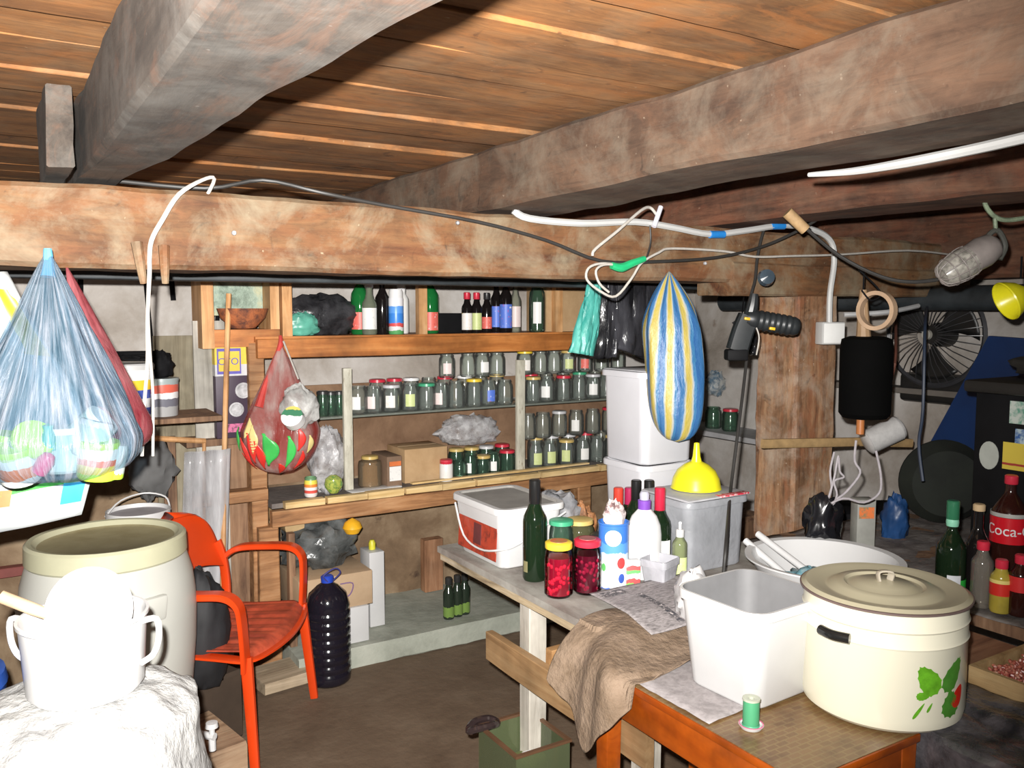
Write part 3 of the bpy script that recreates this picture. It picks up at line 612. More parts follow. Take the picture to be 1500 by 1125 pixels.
# appliance box with yellow band
zt = PY(345, 503, 3.82).z; zb = PY(345, 640, 3.82).z
x0, x1 = PY(316, 570, 3.80).x, PY(383, 570, 3.80).x-.02
t = thing('appliance_box', 'appliance box with a yellow band and two round pictures, behind the orange stick', 'box', ((x0+x1)/2, 3.80, zb))
w, h = x1-x0, zt-zb
MB().box(-w/2, w/2, 0, .2, 0, h, bev=.002).build('body', plain('box_dark_print', (.045, .025, .05), .5), t)
MB().box(-w/2-.001, w/2+.001, -.002, .1, h*.78, h+.001).build('yellow_band', plain('box_yellow', (.75, .55, .06), .5), t)
MB().box(-w/2-.001, w/2+.001, -.002, .1, h*.66, h*.78).build('white_band', plain('box_pale', (.6, .6, .62), .5), t)
MB().box(-w/2+.008, w*.12, -.004, -.001, h*.68, h*.95).build('logo_frame', plain('logo_violet', (.12, .10, .45), .5), t)
MB().box(-w/2+.014, w*.12-.006, -.0055, -.003, h*.71, h*.92).build('logo_panel', plain('box_yellow', (.75, .55, .06), .5), t)
text_mesh('logo_letters', 'CTO', .042, plain('logo_violet', (.12, .10, .45), .5), t, T(-w*.19, -.0065, h*.81) @ Rm('X', 90))
for (cx_, cz_, r_) in ((w*.16, h*.50, .035), (-w*.02, h*.30, .032)):
    MB().lathe([(0, 0), (r_, 0), (r_, .003), (r_*.75, .004), (r_*.7, .002), (0, .003)], 20, M=T(cx_, -.001, cz_) @ Rm('X', 90)).build('round_picture', plain('picture_grey', (.5, .5, .52), .5, .25, 30), t)
MB().box(-w*.3, w*.2, -.003, 0, h*.06, h*.15).build('pink_lettering', blotch('pinkish', [(.4, (.05, .03, .05)), (.55, (.6, .15, .3))], 60, .5, bm=0), t)
crumple('white_rag', (PY(352, 490, 3.86).x, 3.90, zt), .05, 1.3, .8, .7, plain('rag_grey', (.55, .56, .58), .8, .15), 'pale grey rag lying on the appliance box', 'rag', seed=4)
# bracket board under the box
tag(MB().beam(.70, 1.02, 3.72, 3.80, PY(360, 722, 3.78).z-.03, PY(360, 722, 3.78).z+.02, 0, .002).build('bracket_board', m_bench), 'short brown board left of the lower shelf, level with it', 'board')
tag(MB().box(.70, .96, 3.80, 4.1, zb-.03, zb-.001).build('box_shelf', m_brown), 'small dark shelf under the appliance box', 'shelf')

# round white bucket with wire handle behind drum
pb = PD(203, 762, 3.25)
t = thing('handled_bucket', 'round white bucket with a wire handle standing behind the big drum', 'bucket', (pb.x, pb.y, 0.62))
r = .112
MB().lathe([(0, .005), (r*.8, 0), (r*.97, .19), (r*1.04, .19), (r*1.04, .215), (r*.99, .215), (r*.95, .19), (r*.78, .012), (0, .012)], 30).build('body', m_white, t)
MB().lathe([(0, .20), (r*.975, .20), (r*.975, .202)], 30).build('grey_content', plain('wash_grey', (.42, .40, .42), .8), t)
MB().tube([(-r*1.04, 0, .2), (-r*.5, .05, .245), (.3*r, .07, .262), (r*.95, .04, .245), (r*1.04, 0, .2)], .0035, 6).build('wire_handle', m_white, t)
stand = MB().beam(-.2, .2, -.17, .17, 0, .615, 2, .004); tag(stand.build('wooden_block', m_brown, None, (pb.x, pb.y+.02, 0)), 'dark wooden block under the round white bucket', 'block')

# ---- big drum
DC = PD(166, 1000, 2.68); DC = Vector((DC.x, DC.y, .17))
m_drum = plain('drum_plastic', (0.47, 0.47, 0.43), 0.42, 0.03, 3)
m_lid = plain('drum_lid_plastic', (0.44, 0.43, 0.32), 0.45, 0.05, 3)
t = thing('plastic_drum', 'big pale grey plastic drum with a greenish lid rim', 'drum', DC)
Ht = .72
MB().lathe([(0, 0), (.20, 0), (.215, .02), (.222, .08), (.225, .085), (.245, .22), (.258, .36), (.262, .46), (.262, .463), (.260, .52), (.252, .585), (.236, .64), (.222, .665), (.222, .69), (0, .69)], 48).build('body', m_drum, t)
MB().lathe([(.20, .700), (.214, .714), (.228, .716), (.236, .708), (.238, .655), (.232, .648), (.228, .655)], 48).build('lid_ring', plain('drum_ring_plastic', (0.46, 0.45, 0.31), 0.4, 0.04), t)
MB().lathe([(0, .694), (.19, .692), (.205, .700), (.212, .712)], 48).build('lid', blotch('drum_lid_dirty', [(.3, (.20, .17, .09)), (.7, (.28, .25, .15))], 9, .5, bm=0.1), t)
for dg in (-70, -160, 20):
    a = math.radians(dg)
    M = Matrix.Rotation(a, 4, 'Z') @ T(.247, 0, .52)
    b = MB(); b.box(-.006, .022, -.055, .055, -.035, .045, M=M, bev=.012, taper=.15); b.build('moulded_handle', m_drum, t)
tap_a = math.atan2((RT-FW*.3).y, (RT-FW*.3).x)
Mt = Matrix.Rotation(tap_a, 4, 'Z') @ T(.21, 0, .10)
tp = MB().tube([(0, 0, 0), (.17, 0, 0)], .012, 10, sub=1, M=Mt).tube([(.16, 0, .0), (.16, 0, -.045)], .011, 10, sub=1, M=Mt).build('tap', m_white, t)
MB().lathe([(0, 0), (.009, 0), (.009, .018), (.02, .02), (.018, .035), (0, .036)], 14, M=Mt @ T(.16, 0, .01)).build('tap_knob', m_white, tp)
tag(MB().beam(-.26, .34, -.24, .24, 0.005, .168, 0, .004).build('wooden_plinth', wood('plinth_wood', (.2, .12, .07), (.36, .24, .15), (.45, .33, .22), 0), None, (DC.x, DC.y, 0), .2), 'thick wooden plinth under the big drum', 'plinth')
# red rail on wall behind the drum and blue thing at left edge
tag(MB().beam(-.8, .42, 4.05, 4.10, PY(60, 830, 4.08).z-.02, PY(60, 830, 4.08).z+.02, 0, .003).build('red_rail', plain('dull_red', (.22, .06, .05), .7)), 'dull red rail low on the back wall behind the drum', 'rail')
bl = PD(2, 985, 2.1); t = thing('blue_barrel', 'bright blue plastic barrel, only its edge showing at the far left', 'barrel', (bl.x-.16, bl.y, .0))
MB().lathe([(0, 0), (.15, 0), (.17, .03), (.18, .3), (.17, .66), (.175, .67), (.17, .70), (.1, .72), (0, .72)], 30).build('body', plain('blue_plastic', (.02, .09, .42), .35), t)
# ---- sack with pot on it
SC = PD(118, 1100, 1.74); SZ = .805
m_sack = blotch('woven_sack', [(.3, (.24, .24, .24)), (.5, (.45, .45, .44)), (.75, (.62, .62, .60))], 9, .75, stretch=(1, 1, .6), bm=1.0, dist=1.2)
def sackf(u, v):
    a = 2*PI*u
    if v < .62: rr_ = .235+.05*math.sin(PI*v/.62)*.6; z = v/.62*(SZ-.05)
    else:
        k = (v-.62)/.38; rr_ = .235*(1-k)**.55; z = (SZ-.05)+.055*math.sin(k*PI/2)
    q = Vector((math.cos(a), math.sin(a), z*3))
    rr_ *= 1+.09*noise.noise(q*1.6)+.06*noise.noise(q*5)*(1-v*.5)
    zz = z+(.018*noise.noise(Vector((math.cos(a)*rr_*18, math.sin(a)*rr_*18, 2))) if v < .97 and v > .3 else 0)
    if v > .75: zz = min(zz, SZ-.001)
    return Vector((rr_*math.cos(a)*1.0, rr_*math.sin(a)*1.0, zz))
tag(MB().grid(sackf, 72, 46, wrapu=True).build('woven_sack', m_sack, None, (SC.x, SC.y, 0), sharp=80), 'full white woven sack standing at the lower left under the white pot', 'sack')
PC = PD(128, 1025, 1.74)
t = thing('enamel_pot', 'white pot with two loop handles standing on the white sack', 'pot', (PC.x, PC.y, SZ+.002), HEAD-PI/2)
r = .122
MB().lathe([(0, .0), (r*.86, 0), (r*.93, .012), (r*1.0, .150), (r*1.04, .155), (r*1.04, .162), (r*.99, .162), (r*.96, .15), (r*.88, .014), (0, .008)], 40).build('body', m_whiteb, t)
for s in (-1, 1):
    MB().tube([(s*r*.98, 0, .145), (s*(r+.03), 0, .150), (s*(r+.034), 0, .11), (s*(r+.022), 0, .075), (s*r*.96, 0, .055)], .0065, 8).build('loop_handle', m_whiteb, t)
PL = PC+Vector((0, 0, 0))
t = thing('pot_lid', 'white round lid standing on edge inside the white pot', 'lid', (PC.x, PC.y, SZ+.165), HEAD-PI/2)
M = Rm('Z', 6) @ Rm('X', 74)
MB().lathe([(0, .016), (.04, .014), (.075, .006), (.088, .001), (.09, -.002), (.086, -.003), (.04, .01), (0, .012)], 40, M=T(.01, 0, .005) @ M).build('disc', m_whiteb, t)
wd = MB().tube([(-.16, -.02, .205), (-.10, -.01, .175), (-.05, 0, .15)], [.013, .013, .010], 12, sub=2)
tag(wd.build('wooden_pestle', plain('pale_wood', (.62, .43, .27), .6), None, (PC.x, PC.y, SZ+.002), HEAD-PI/2), 'pale wooden stick poking out of the left of the white pot', 'stick')
# ---- dark cloth behind the chair
tag(crumple('dark_bag', (PD(296, 900, 2.95).x, PD(296, 900, 2.95).y, .27), .115, .8, .8, 2.0, plain('charcoal_cloth', (.013, .013, .015), .7, .2), 'dark charcoal bag slumped between the drum and the orange chair', 'bag', amp=.15, seed=21), 'dark charcoal bag slumped between the drum and the orange chair', 'bag')
tag(MB().beam(-.10, .10, -.10, .10, 0.008, .27, 0, .003).build('brown_crate', plain('dark_crate', (.05, .032, .02), .8), None, (PD(292, 900, 3.05).x, PD(292, 900, 3.05).y, 0), .4), 'low brown crate under the dark charcoal bag', 'crate')

# ---- chair
m_or = plain('orange_plastic', (0.66, 0.055, 0.008), 0.28, 0.06, 4)
m_ors = wood('orange_seat_worn', (.30, .05, .03), (.50, .085, .04), (.62, .12, .06), 1, .6, .45, patch=5, bm=.0)
ff = Vector((.79, -.61)); ss = Vector((.61, .79))
fc = Vector((.892, 3.085))
ch = thing('garden_chair', 'orange plastic garden chair with armrests beside the drum', 'chair', (fc.x-ff.x*.17, fc.y-ff.y*.17, .012), math.atan2(ff.y, ff.x)-PI/2)
ch.scale = (1.03, .70, 1)
# chair frame: +Y is the sitter's front, +X its right side
SW = .255
def seatf(u, v):
    x = (u-.5)*2*SW*(.92+.08*v); y = -.24+.51*v
    z = .415-.012*math.cos((u-.5)*PI)+.02*(v-.5)-(.035*max(0, (v-.86)/.14)**2)
    z -= .0035*(1 if math.sin(u*PI*15) > .2 else 0) if .08 < v < .9 else 0
    y -= .06*(abs(u-.5)*2)**2*v*.9
    return (x, y, z)
o = MB().grid(seatf, 61, 24).build('seat', m_ors, ch, solid=.006, norm=False)
b = MB(); b.tube([(-SW*.96, -.22, .40), (-SW, .05, .397), (-SW*.98, .20, .392), (-SW*.6, .25, .385), (0, .27, .382), (SW*.6, .25, .385), (SW*.98, .20, .392), (SW, .05, .397), (SW*.96, -.22, .40)], 1, 8, flat=(.05, .012), up=(0, 0, 1)).build('seat_rim', m_or, ch)
MB().tube([(-SW*.96, -.22, .398), (0, -.235, .395), (SW*.96, -.22, .398)], 1, 8, flat=(.012, .05), up=(0, 0, 1)).build('rear_rail', m_or, ch)
def backf(u, v):
    w = .237*max(0, 1-max(0, (v-.25)/.75)**3.5)**.5
    x = (u-.5)*2*w; cv = .05*(1-((u-.5)*2)**2)
    y = -.235-.12*v-cv; z = .56+.275*v-.02*abs((u-.5)*2)**3*v
    if v < .3: z += .05*(1-v/.3)*(1-((u-.5)*2)**2)
    return (x, y, z)
MB().grid(backf, 31, 20).build('backrest', m_or, ch, solid=.008, norm=False)
for s in (-1, 1):
    MB().tube([(s*.235, -.235, .40), (s*.238, -.237, .50), (s*.232, -.25, .60), (s*.224, -.275, .665)], 1, 8, flat=(.05, .02), up=(1, 0, 0)).build('back_post', m_or, ch)
    MB().tube([(s*.24, -.24, .60), (s*.285, -.18, .625), (s*.305, -.02, .63), (s*.30, .12, .63), (s*.295, .185, .60), (s*.288, .20, .54), (s*.272, .20, .42), (s*.262, .195, .36)], 1, 10, flat=(.026, .055), up=(1, 0, 0), sub=6).build('armrest', m_or, ch)
    MB().tube([(s*.262, .20, .405), (s*.275, .225, .2), (s*.29, .25, 0)], [1.15, 1, .85], 8, flat=(.02, .052), up=(0, 1, 0)).build('leg', m_or, ch)
    MB().tube([(s*.24, -.23, .405), (s*.25, -.28, .2), (s*.265, -.33, 0)], [1.1, 1, .85], 8, flat=(.02, .05), up=(0, 1, 0)).build('leg', m_or, ch)

# ---- under the shelves
PT_ = .105
p = PZ(491, 1008, 0.012)
t = thing('water_jug', 'large ribbed dark plastic jug with a blue cap behind the chair leg', 'jug', (p.x+.005, p.y+.09, .012))
t.scale = (.88, .88, .84)
m_jug = plain('dark_jug', (.012, .010, .016), .12, .1)
prof = [(0, 0), (.095, 0), (.105, .012)]
for k in range(8): z = .03+k*.045; prof += [(.107, z), (.107, z+.024), (.101, z+.031), (.101, z+.038)]
prof += [(.105, .40), (.09, .46), (.05, .50), (.026, .515), (.026, .53), (0, .53)]
MB().lathe(prof, 32).build('body', m_jug, t, sharp=80)
MB().lathe([(.03, .518), (.031, .545), (.024, .552), (0, .552)], 16).build('cap', plain('cap_blue', (.02, .06, .45), .35), t)
MB().tube([(.0, -.025, .52), (-.03, -.03, .56), (.03, -.03, .59), (.06, -.02, .56), (.03, 0, .52)], .004, 6).build('carry_loop', plain('cap_blue_dark', (.05, .05, .2), .4), t)
t, w = carton('white_box', 497, 536, 3.56, PT_, .165, .2, m_white, 'white box at the front of the platform under the cardboard box')
t, w = carton('open_cardboard_box', 432, 542, 3.57, PT_+.166, .155, .3, blotch('cardboard_pale', [(0.3, (0.40, 0.27, 0.16)), (0.7, (0.50, 0.36, 0.23))], 6, 0.85, bm=0.1), 'pale open cardboard box on the platform, filled with dark plastic')
b = MB(); b.tube([(w*.05, -.152, .115), (w*.22, -.152, .11), (w*.18, -.152, .06), (w*.02, -.152, .04)], .003, 5); b.build('printed_mark', plain('print_violet', (.2, .12, .25), .6), t)
crumple('black_rubbish_bag', (PY(475, 800, 3.75).x-.02, 3.78, PT_+.325), .16, 1.1, .8, .75, film('dark_grey_film', (.05, .055, .055), (.16, .17, .17), .85, 1, 9, (1, 1, 1), .25), 'dark grey plastic bag heaped on the open cardboard box', seed=31)
p = PY(512, 800, 3.70); tag(MB().lathe([(0, 0), (.03, .005), (.045, .03), (.035, .055), (.012, .07), (0, .075)], 16).build('yellow_squash', plain('yellow_orange', (.85, .45, .02), .4), None, (p.x, 3.66, PT_+.475)), 'orange-yellow fruit on the dark bag in the cardboard box', 'fruit')
t, w = carton('white_panel_box', 538, 560, 3.70, PT_, .36, .12, m_white, 'tall narrow white box right of the cardboard box', 'box')
t = PY(543, 815, 3.72); tag(MB().lathe([(0, 0), (.016, .0), (.017, .03), (.01, .045), (0, .046)], 12).build('yellow_cap_bottle', plain('yellow_lid', (.7, .65, .05), .4), None, (t.x+.02, 3.75, PT_+.363)), 'tiny yellow and red plastic cap on the narrow white box', 'cap')
tag(MB().lathe([(0, 0), (.042, .0), (.045, .004), (.045, .35), (0, .35)], 20, M=Rm('X', 90)).build('log', wood('log_end', (.4, .26, .12), (.62, .44, .22), (.7, .52, .3), 0, 1), None, (PY(427, 768, 3.80).x, 4.1, PY(427, 768, 3.80).z)), 'small round log poking out under the lower shelf, pale cut end showing', 'log')
tag(MB().beam(PY(438, 850, 3.62).x-.03, PY(438, 850, 3.62).x+.0, 3.66, 3.70, PT_, .62, 2, .002).build('leaning_lath', m_brown), 'dark lath standing left of the open cardboard box', 'lath')
tag(MB().beam(PY(415, 850, 3.62).x-.06, PY(415, 850, 3.62).x+.06, 3.86, 3.90, PT_, .60, 2, .002).build('black_board', DARK), 'black board standing behind the leg of the shelving', 'board')
tag(MB().beam(PY(618, 830, 4.06).x, PY(645, 830, 4.06).x, 4.02, 4.08, PT_, PY(630, 788, 4.06).z, 2, .002).build('wall_board', wood('reddish_board', (.16, .07, .03), (.33, .17, .09), (.42, .25, .15), 2)), 'short reddish board standing on the platform against the wall, left of the table corner', 'board')
# cube of bottles under the table
m_bp = stripemat('bottle_pack_bands', [(0, (.02, .03, .02)), (.12, (.16, .26, .06)), (.36, (.02, .03, .02))], 2, 5, 0, .15, .12)
for i, px in enumerate((660, 674, 686)):
    p = PY(px, 880, 3.60)
    o = make_bottle('oil_bottle', .028, .20, m_bp, .62, .013, cap=lidm('black')); o.location = (p.x, 3.62+.01*i, PT_)
    tag(o, 'dark bottle with a green label on the platform, %s of three' % ('left', 'middle', 'right')[i], 'bottle', 'bottles on the platform behind the table')
# brick under the chair
p = PZ(418, 1008, .012); tag(MB().beam(-.11, .11, -.10, .10, 0, .05, 0, .003).build('wooden_block', wood('block_wood', (.2, .15, .1), (.36, .29, .2), (.5, .41, .3), 0), None, (p.x, p.y+.08, .012), .15), 'flat wooden block on the floor behind the chair legs', 'block')

# ================================================================ TABLES
TZ = .75
m_top = blotch('painted_tabletop', [(.25, (.12, .10, .085)), (.42, (.24, .215, .19)), (.58, (.35, .335, .30)), (.8, (.46, .45, .41))], 7, .7, stretch=(1, .6, 1), second=(2, .64, (.20, .16, .17)), bm=.2)
m_tedge = wood('chipped_edge', (.20, .16, .10), (.36, .31, .22), (.50, .48, .42), 0, .9, .7)
m_wleg = wood('white_painted_wood', (.30, .28, .24), (.46, .44, .39), (.56, .55, .50), 2, .8, .6)
m_rail = wood('tan_wood', (.20, .115, .05), (.31, .19, .09), (.40, .27, .14), 1, .8, .6, bm=.15)
tb = thing('work_table', 'worn white-painted wooden work table crowded with bottles in the middle', 'table', (0, 0, 0))
MB().beam(1.355, 2.34, 1.775, 2.73, TZ-.022, TZ, 0, .0015, n=30).build('tabletop', m_top, tb)
MB().beam(1.362, 2.33, 1.785, 1.81, TZ-.068, TZ-.023, 0, .002, n=20).build('front_apron', m_tedge, tb)
MB().beam(1.362, 1.39, 1.815, 2.72, TZ-.05, TZ-.023, 1, .002, n=20).build('side_apron', wood('chipped_edge_y', (.20, .15, .10), (.42, .34, .22), (.66, .62, .52), 1, .9, .7), tb)
for x, y in ((1.42, 2.19), (2.26, 2.64)): MB().beam(x-.032, x+.032, y-.03, y+.03, 0.005, TZ-.024, 2, .002).build('leg', m_wleg, tb)
MB().beam(2.23, 2.29, 1.84, 1.90, 0.005, TZ-.07, 2, .002).build('leg', m_wleg, tb)
MB().beam(1.345, 1.372, 1.56, 2.36, .46, .555, 1, .002).build('side_rail', m_rail, tb)
MB().beam(1.375, 2.3, 2.02, 2.05, .50, .60, 0, .002).build('cross_rail', wood('tan_wood_x', (.22, .11, .04), (.34, .19, .08), (.42, .27, .13), 0, .8, .6, bm=.15), tb)
MB().beam(1.375, 1.435, 1.60, 1.655, 0.005, .55, 2, .002).build('leg', m_wleg, tb)
def onT(px, py, z=TZ): return PZ(px, py, z)
ZT = TZ+.003
# rectangular tubs
def rtub(name, label, loc, rz, w, d, h, wall=.006, mat=None, cat='tub', taper=.86, rimw=.010, lid=False, r=.035, inner=None):
    """open square-ish tub with rounded corners, rolled rim and real inside"""
    t = thing(name, label, cat, loc, rz)
    def ring(k, inset, z):
        W, Dp = w*k/2-inset, d*k/2-inset; R = max(.004, r*k-inset); pts = []
        for (sx, sy, a0) in ((1, -1, -90), (1, 1, 0), (-1, 1, 90), (-1, -1, 180)):
            for q in range(6):
                a = math.radians(a0+q*18); pts.append(Vector((sx*(W-R)+R*math.cos(a), sy*(Dp-R)+R*math.sin(a), z)))
        return pts
    rings = [ring(taper*.96, .0, 0), ring(taper, 0, .006), ring(.985, 0, h-.022), ring(1, -rimw, h-.021), ring(1, -rimw, h-.004), ring(1, -rimw*.7, h), ring(1, wall*.6, h), ring(.985, wall, h-.03)]
    if lid: rings = rings[:6]+[ring(1, .012, h), ring(1, .016, h-.006)]
    else: rings += [ring(taper, wall, .01)]
    b = MB(); n = 24; vs = [p for rg in rings for p in rg]; fs = []
    for i in range(len(rings)-1):
        for k in range(n): fs.append([i*n+k, i*n+(k+1) % n, (i+1)*n+(k+1) % n, (i+1)*n+k])
    fs.append(list(range(n))[::-1]); fs.append([(len(rings)-1)*n+k for k in range(n)])
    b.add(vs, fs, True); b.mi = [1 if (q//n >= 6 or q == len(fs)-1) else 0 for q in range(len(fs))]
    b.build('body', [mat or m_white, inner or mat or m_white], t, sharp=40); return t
# tub with red label
c = PZ(735, 838, TZ)
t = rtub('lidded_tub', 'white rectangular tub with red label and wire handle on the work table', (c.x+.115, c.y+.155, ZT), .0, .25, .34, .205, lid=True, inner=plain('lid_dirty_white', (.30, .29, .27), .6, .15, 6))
MB().box(-.1262, -.1235, -.13, .13, .018, .150, M=Rm('Y', 3.2) @ T(.0, 0, 0)).build('red_label', blotch('red_label', [(.35, (.16, .03, .02)), (.5, (.38, .05, .025)), (.62, (.38, .05, .025)), (.7, (.5, .35, .25))], 26, .4, bm=0), t)
MB().box(-.128, -.125, -.03, .02, .05, .12, M=Rm('Y', 3.2)).build('printed_mark', plain('print_brown', (.12, .03, .03), .5), t)
MB().tube([(-.125, .15, .17), (-.14, .06, .075), (-.143, -.06, .055), (-.13, -.165, .075), (-.06, -.178, .09), (.125, -.172, .17)], .0035, 6).build('wire_handle', m_white, t)
def onput(o, px, py, label, cat='bottle', z=ZT, rz=None, group=None, zz=TZ):
    p = PZ(px, py, zz); o.location = (p.x, p.y, z); o.rotation_euler = (0, 0, facecam(p) if rz is None else rz); return tag(o, label, cat, group)
def kgr(px, py, r, zz=TZ):  # centre of a round base whose front edge is seen at (px,py)
    p = PZ(px, py, zz); d = Vector((p.x, p.y)).normalized(); return (p.x+d.x*r, p.y+d.y*r)
def rput(o, px, py, r, label, cat='bottle', z=ZT, zz=TZ, group=None):
    x, y = kgr(px, py, r, zz); o.location = (x, y, z); o.rotation_euler = (0, 0, facecam((x, y))); return tag(o, label, cat, group)
m_bottleg = glassy('bottle_green_glass', (.05, .12, .03), .4, .05, (.008, .016, .006), .8)
o = make_bottle('wine_bottle', .038, .315, m_bgreen, .60, .014, cap=plain('black_foil', (.012, .012, .012), .3), caph=.075); rput(o, 783, 855, .038, 'tall dark green wine bottle with a black neck in front of the red-labelled tub')
MB().grid(lambda u, v: (.0388*math.cos(u*.5-1.1), .0388*math.sin(u*.5-1.1), .03+.035*v), 6, 3).build('gold_mark', plain('gold_mark', (.22, .2, .1), .5), o, norm=False)
def cherry_jar(lidc, col, deep, px, py, label, lid2=None):
    r, h = .043, .160
    o = make_jar('preserve_jar', r, h, .86, None, None, glassy('jar_glass_clear', (.96, .94, .94), .2, .05, (.5, .5, .5), .0))
    rr_ = random.Random(px); pts = []; b = MB()
    b.lathe([(0, .006), (r*.88, .007), (r*.9, h*.74), (0, h*.74)], 20); b.build('dark_syrup', plain('syrup_%s' % lidc, deep, .15, .2), o)
    b = MB()
    for k in range(95):
        a = rr_.uniform(0, 2*PI); z = rr_.uniform(.014, h*.66); q = r*.80
        b.lathe([(0, -.0075), (.0053, -.0053), (.0075, 0), (.0053, .0053), (0, .0075)], 8, M=T(q*math.cos(a), q*math.sin(a), z))
    f = b.build('cherries', plain('cherry_%s' % lidc, col, .2, .25, 60), o); f['kind'] = 'stuff'
    MB().lathe([(0, h+.004), (r*.80, h+.005), (r*.95, h+.001), (r*.96, h-.014), (r*.93, h-.016)], 24).build('lid', lidm(lidc), o)
    MB().lathe([(0, h+.0055), (r*.6, h+.006), (r*.62, h+.004)], 20).build('lid_print', blotch('lid_print', [(.4, (.45, .25, .08)), (.6, (.6, .12, .06))], 40, .4, bm=0) if lidc == 'yellow' else plain('lid_print_pink', (.45, .16, .15), .4), o)
    return rput(o, px, py, r, label, 'jar')
cherry_jar('yellow', (.55, .015, .04), (.22, .005, .02), 818, 880, 'glass jar of bright red cherries with a yellow lid')
cherry_jar('red', (.24, .01, .035), (.07, .003, .012), 860, 875, 'glass jar of dark red cherries with a red lid')
x, y = kgr(813, 860, .04); p = PD(822, 812, Vector((x, y)).dot(Vector((FW.x, FW.y)))+.13)
o = make_jar('green_lid_jar', .040, .165, .86, 'green', None, m_jarg); o.location = (p.x, p.y, ZT); tag(o, 'jar with a green lid behind the yellow-lidded cherry jar', 'jar')
p = onT(848, 826); o = make_jar('dark_jar', .052, .15, .8, 'gold', None, glassy('jar_olive', (.30, .32, .18), .3, .06, (.10, .10, .05), .6)); o.location = (p.x, p.y, ZT); tag(o, 'dark olive jar with a gold lid behind the cherry jars', 'jar')
p = onT(866, 836); o = make_jar('dark_jar', .036, .12, .8, 'black', None, m_jarg); o.location = (p.x+.02, p.y-.02, ZT); tag(o, 'small greenish jar with a black lid between the olive jar and the blue carton', 'jar')
p = onT(812, 812); crumple('clear_bag', (p.x+.02, p.y+.05, ZT), .10, 1.2, .8, 1.15, film('grey_film', (.25, .26, .28), (.5, .5, .52), .35, .9, 10, (1, 1, 1), .2), 'crumpled greyish clear plastic bag behind the dark jars', seed=41)
p = onT(860, 812); crumple('onion_bag', (p.x+.05, p.y+.10, ZT), .055, 1, .8, 1.5, blotch('onion_brown', [(.35, (.12, .05, .02)), (.6, (.45, .20, .08))], 22, .6), 'brown bag of onions behind the crumpled clear bag', seed=43)
# carton (blue & white) with paper stuffed in it
p = PZ(917, 862, TZ)
t = thing('blue_tub', 'tall blue and white printed round tub between the red-lidded jar and the white jug', 'tub', (0, 0, 0)); x, y = kgr(898, 866, .046); t.location = (x, y, ZT); t.rotation_euler = (0, 0, facecam((x, y)))
m_carton = stripemat('carton_bands', [(0, (.06, .14, .55)), (.10, (.8, .82, .85)), (.48, (.62, .74, .88)), (.58, (.10, .30, .75)), (.72, (.05, .18, .6))], 2, 4.6, 0, .35, .14)
MB().lathe([(0, 0), (.045, 0), (.046, .004), (.046, .196), (.048, .198), (.048, .203), (.044, .203), (.042, .10), (0, .1)], 28).build('body', m_carton, t)
def disc_on(r, ca, cz, outline, rings=4):
    n = len(outline); vs = [(r*math.cos(ca), r*math.sin(ca), cz)]; fs = [[0, 1+k, 1+(k+1) % n] for k in range(n)]
    for j in range(1, rings+1):
        for da_, dz_ in outline: a = ca+da_*j/rings; vs.append((r*math.cos(a), r*math.sin(a), cz+dz_*j/rings))
    for j in range(rings-1):
        for k in range(n): fs.append([1+j*n+k, 1+(j+1)*n+k, 1+(j+1)*n+(k+1) % n, 1+j*n+(k+1) % n])
    return MB().add(vs, fs)
def patch(nm, a0, a1, z0, z1, r, mat, par, ell=False):
    if ell:
        ca, cz = (a0+a1)/2, (z0+z1)/2; b = disc_on(r, ca, cz, [((a1-a0)/2*math.cos(2*PI*k/20), (z1-z0)/2*math.sin(2*PI*k/20)) for k in range(20)])
    else: b = MB().grid(lambda u, v: (r*math.cos(a0+(a1-a0)*u), r*math.sin(a0+(a1-a0)*u), z0+(z1-z0)*v), 10, 3)
    return b.build(nm, mat, par, norm=False)
patch('emblem', -.6, .55, .135, .185, .0468, plain('emblem_white', (.8, .8, .82), .4), t, True)
patch('red_apple', .25, .85, .065, .10, .0468, plain('print_red', (.7, .06, .06), .4), t, True)
patch('flower', -.4, .25, .03, .075, .0469, plain('print_cream', (.85, .78, .72), .4), t, True)
patch('green_leaf', -.85, -.5, .055, .08, .0468, plain('print_green', (.12, .45, .12), .4), t, True)
patch('blue_berry', .35, .8, .02, .05, .0468, plain('print_blue', (.05, .12, .5), .4), t, True)
crumple('paper_bag', (x, y, ZT+.185), .036, 1.0, .7, 1.25, blotch('newsprint_crumple', [(.42, (.2, .12, .12)), (.5, (.68, .60, .58)), (.75, (.82, .76, .74))], 16, .7, bm=0), 'crumpled pinkish newspaper stuffed in the blue and white tub', 'paper', seed=44)
# white jug with purple cap
t = thing('white_jug', 'white plastic detergent bottle with a purple cap', 'bottle'); x, y = kgr(945, 862, .042); t.location = (x+.035, y+.05, ZT); t.rotation_euler = (0, 0, HEAD-PI/2)
MB().lathe([(0, 0), (.052, 0), (.056, .01), (.056, .14), (.052, .17), (.040, .20), (.020, .222), (.018, .24), (0, .24)], 28, sy=.62).build('body', m_white, t)
MB().grid(lambda u, v: (.01+.03*(u-.5)*1.3, -.0362*(1-.12*abs(u-.5)), .03+.13*v), 5, 5).build('grip_panel', plain('white_panel', (.7, .7, .71), .5, .02), t, norm=False)
MB().lathe([(.0205, .222), (.021, .25), (.017, .252), (0, .252)], 18).build('cap', plain('purple', (.20, .07, .42), .35), t)
MB().lathe([(.015, .252), (.016, .27), (.012, .278), (0, .278)], 16).build('measuring_cap', plain('translucent_grey', (.42, .42, .5), .3), t)
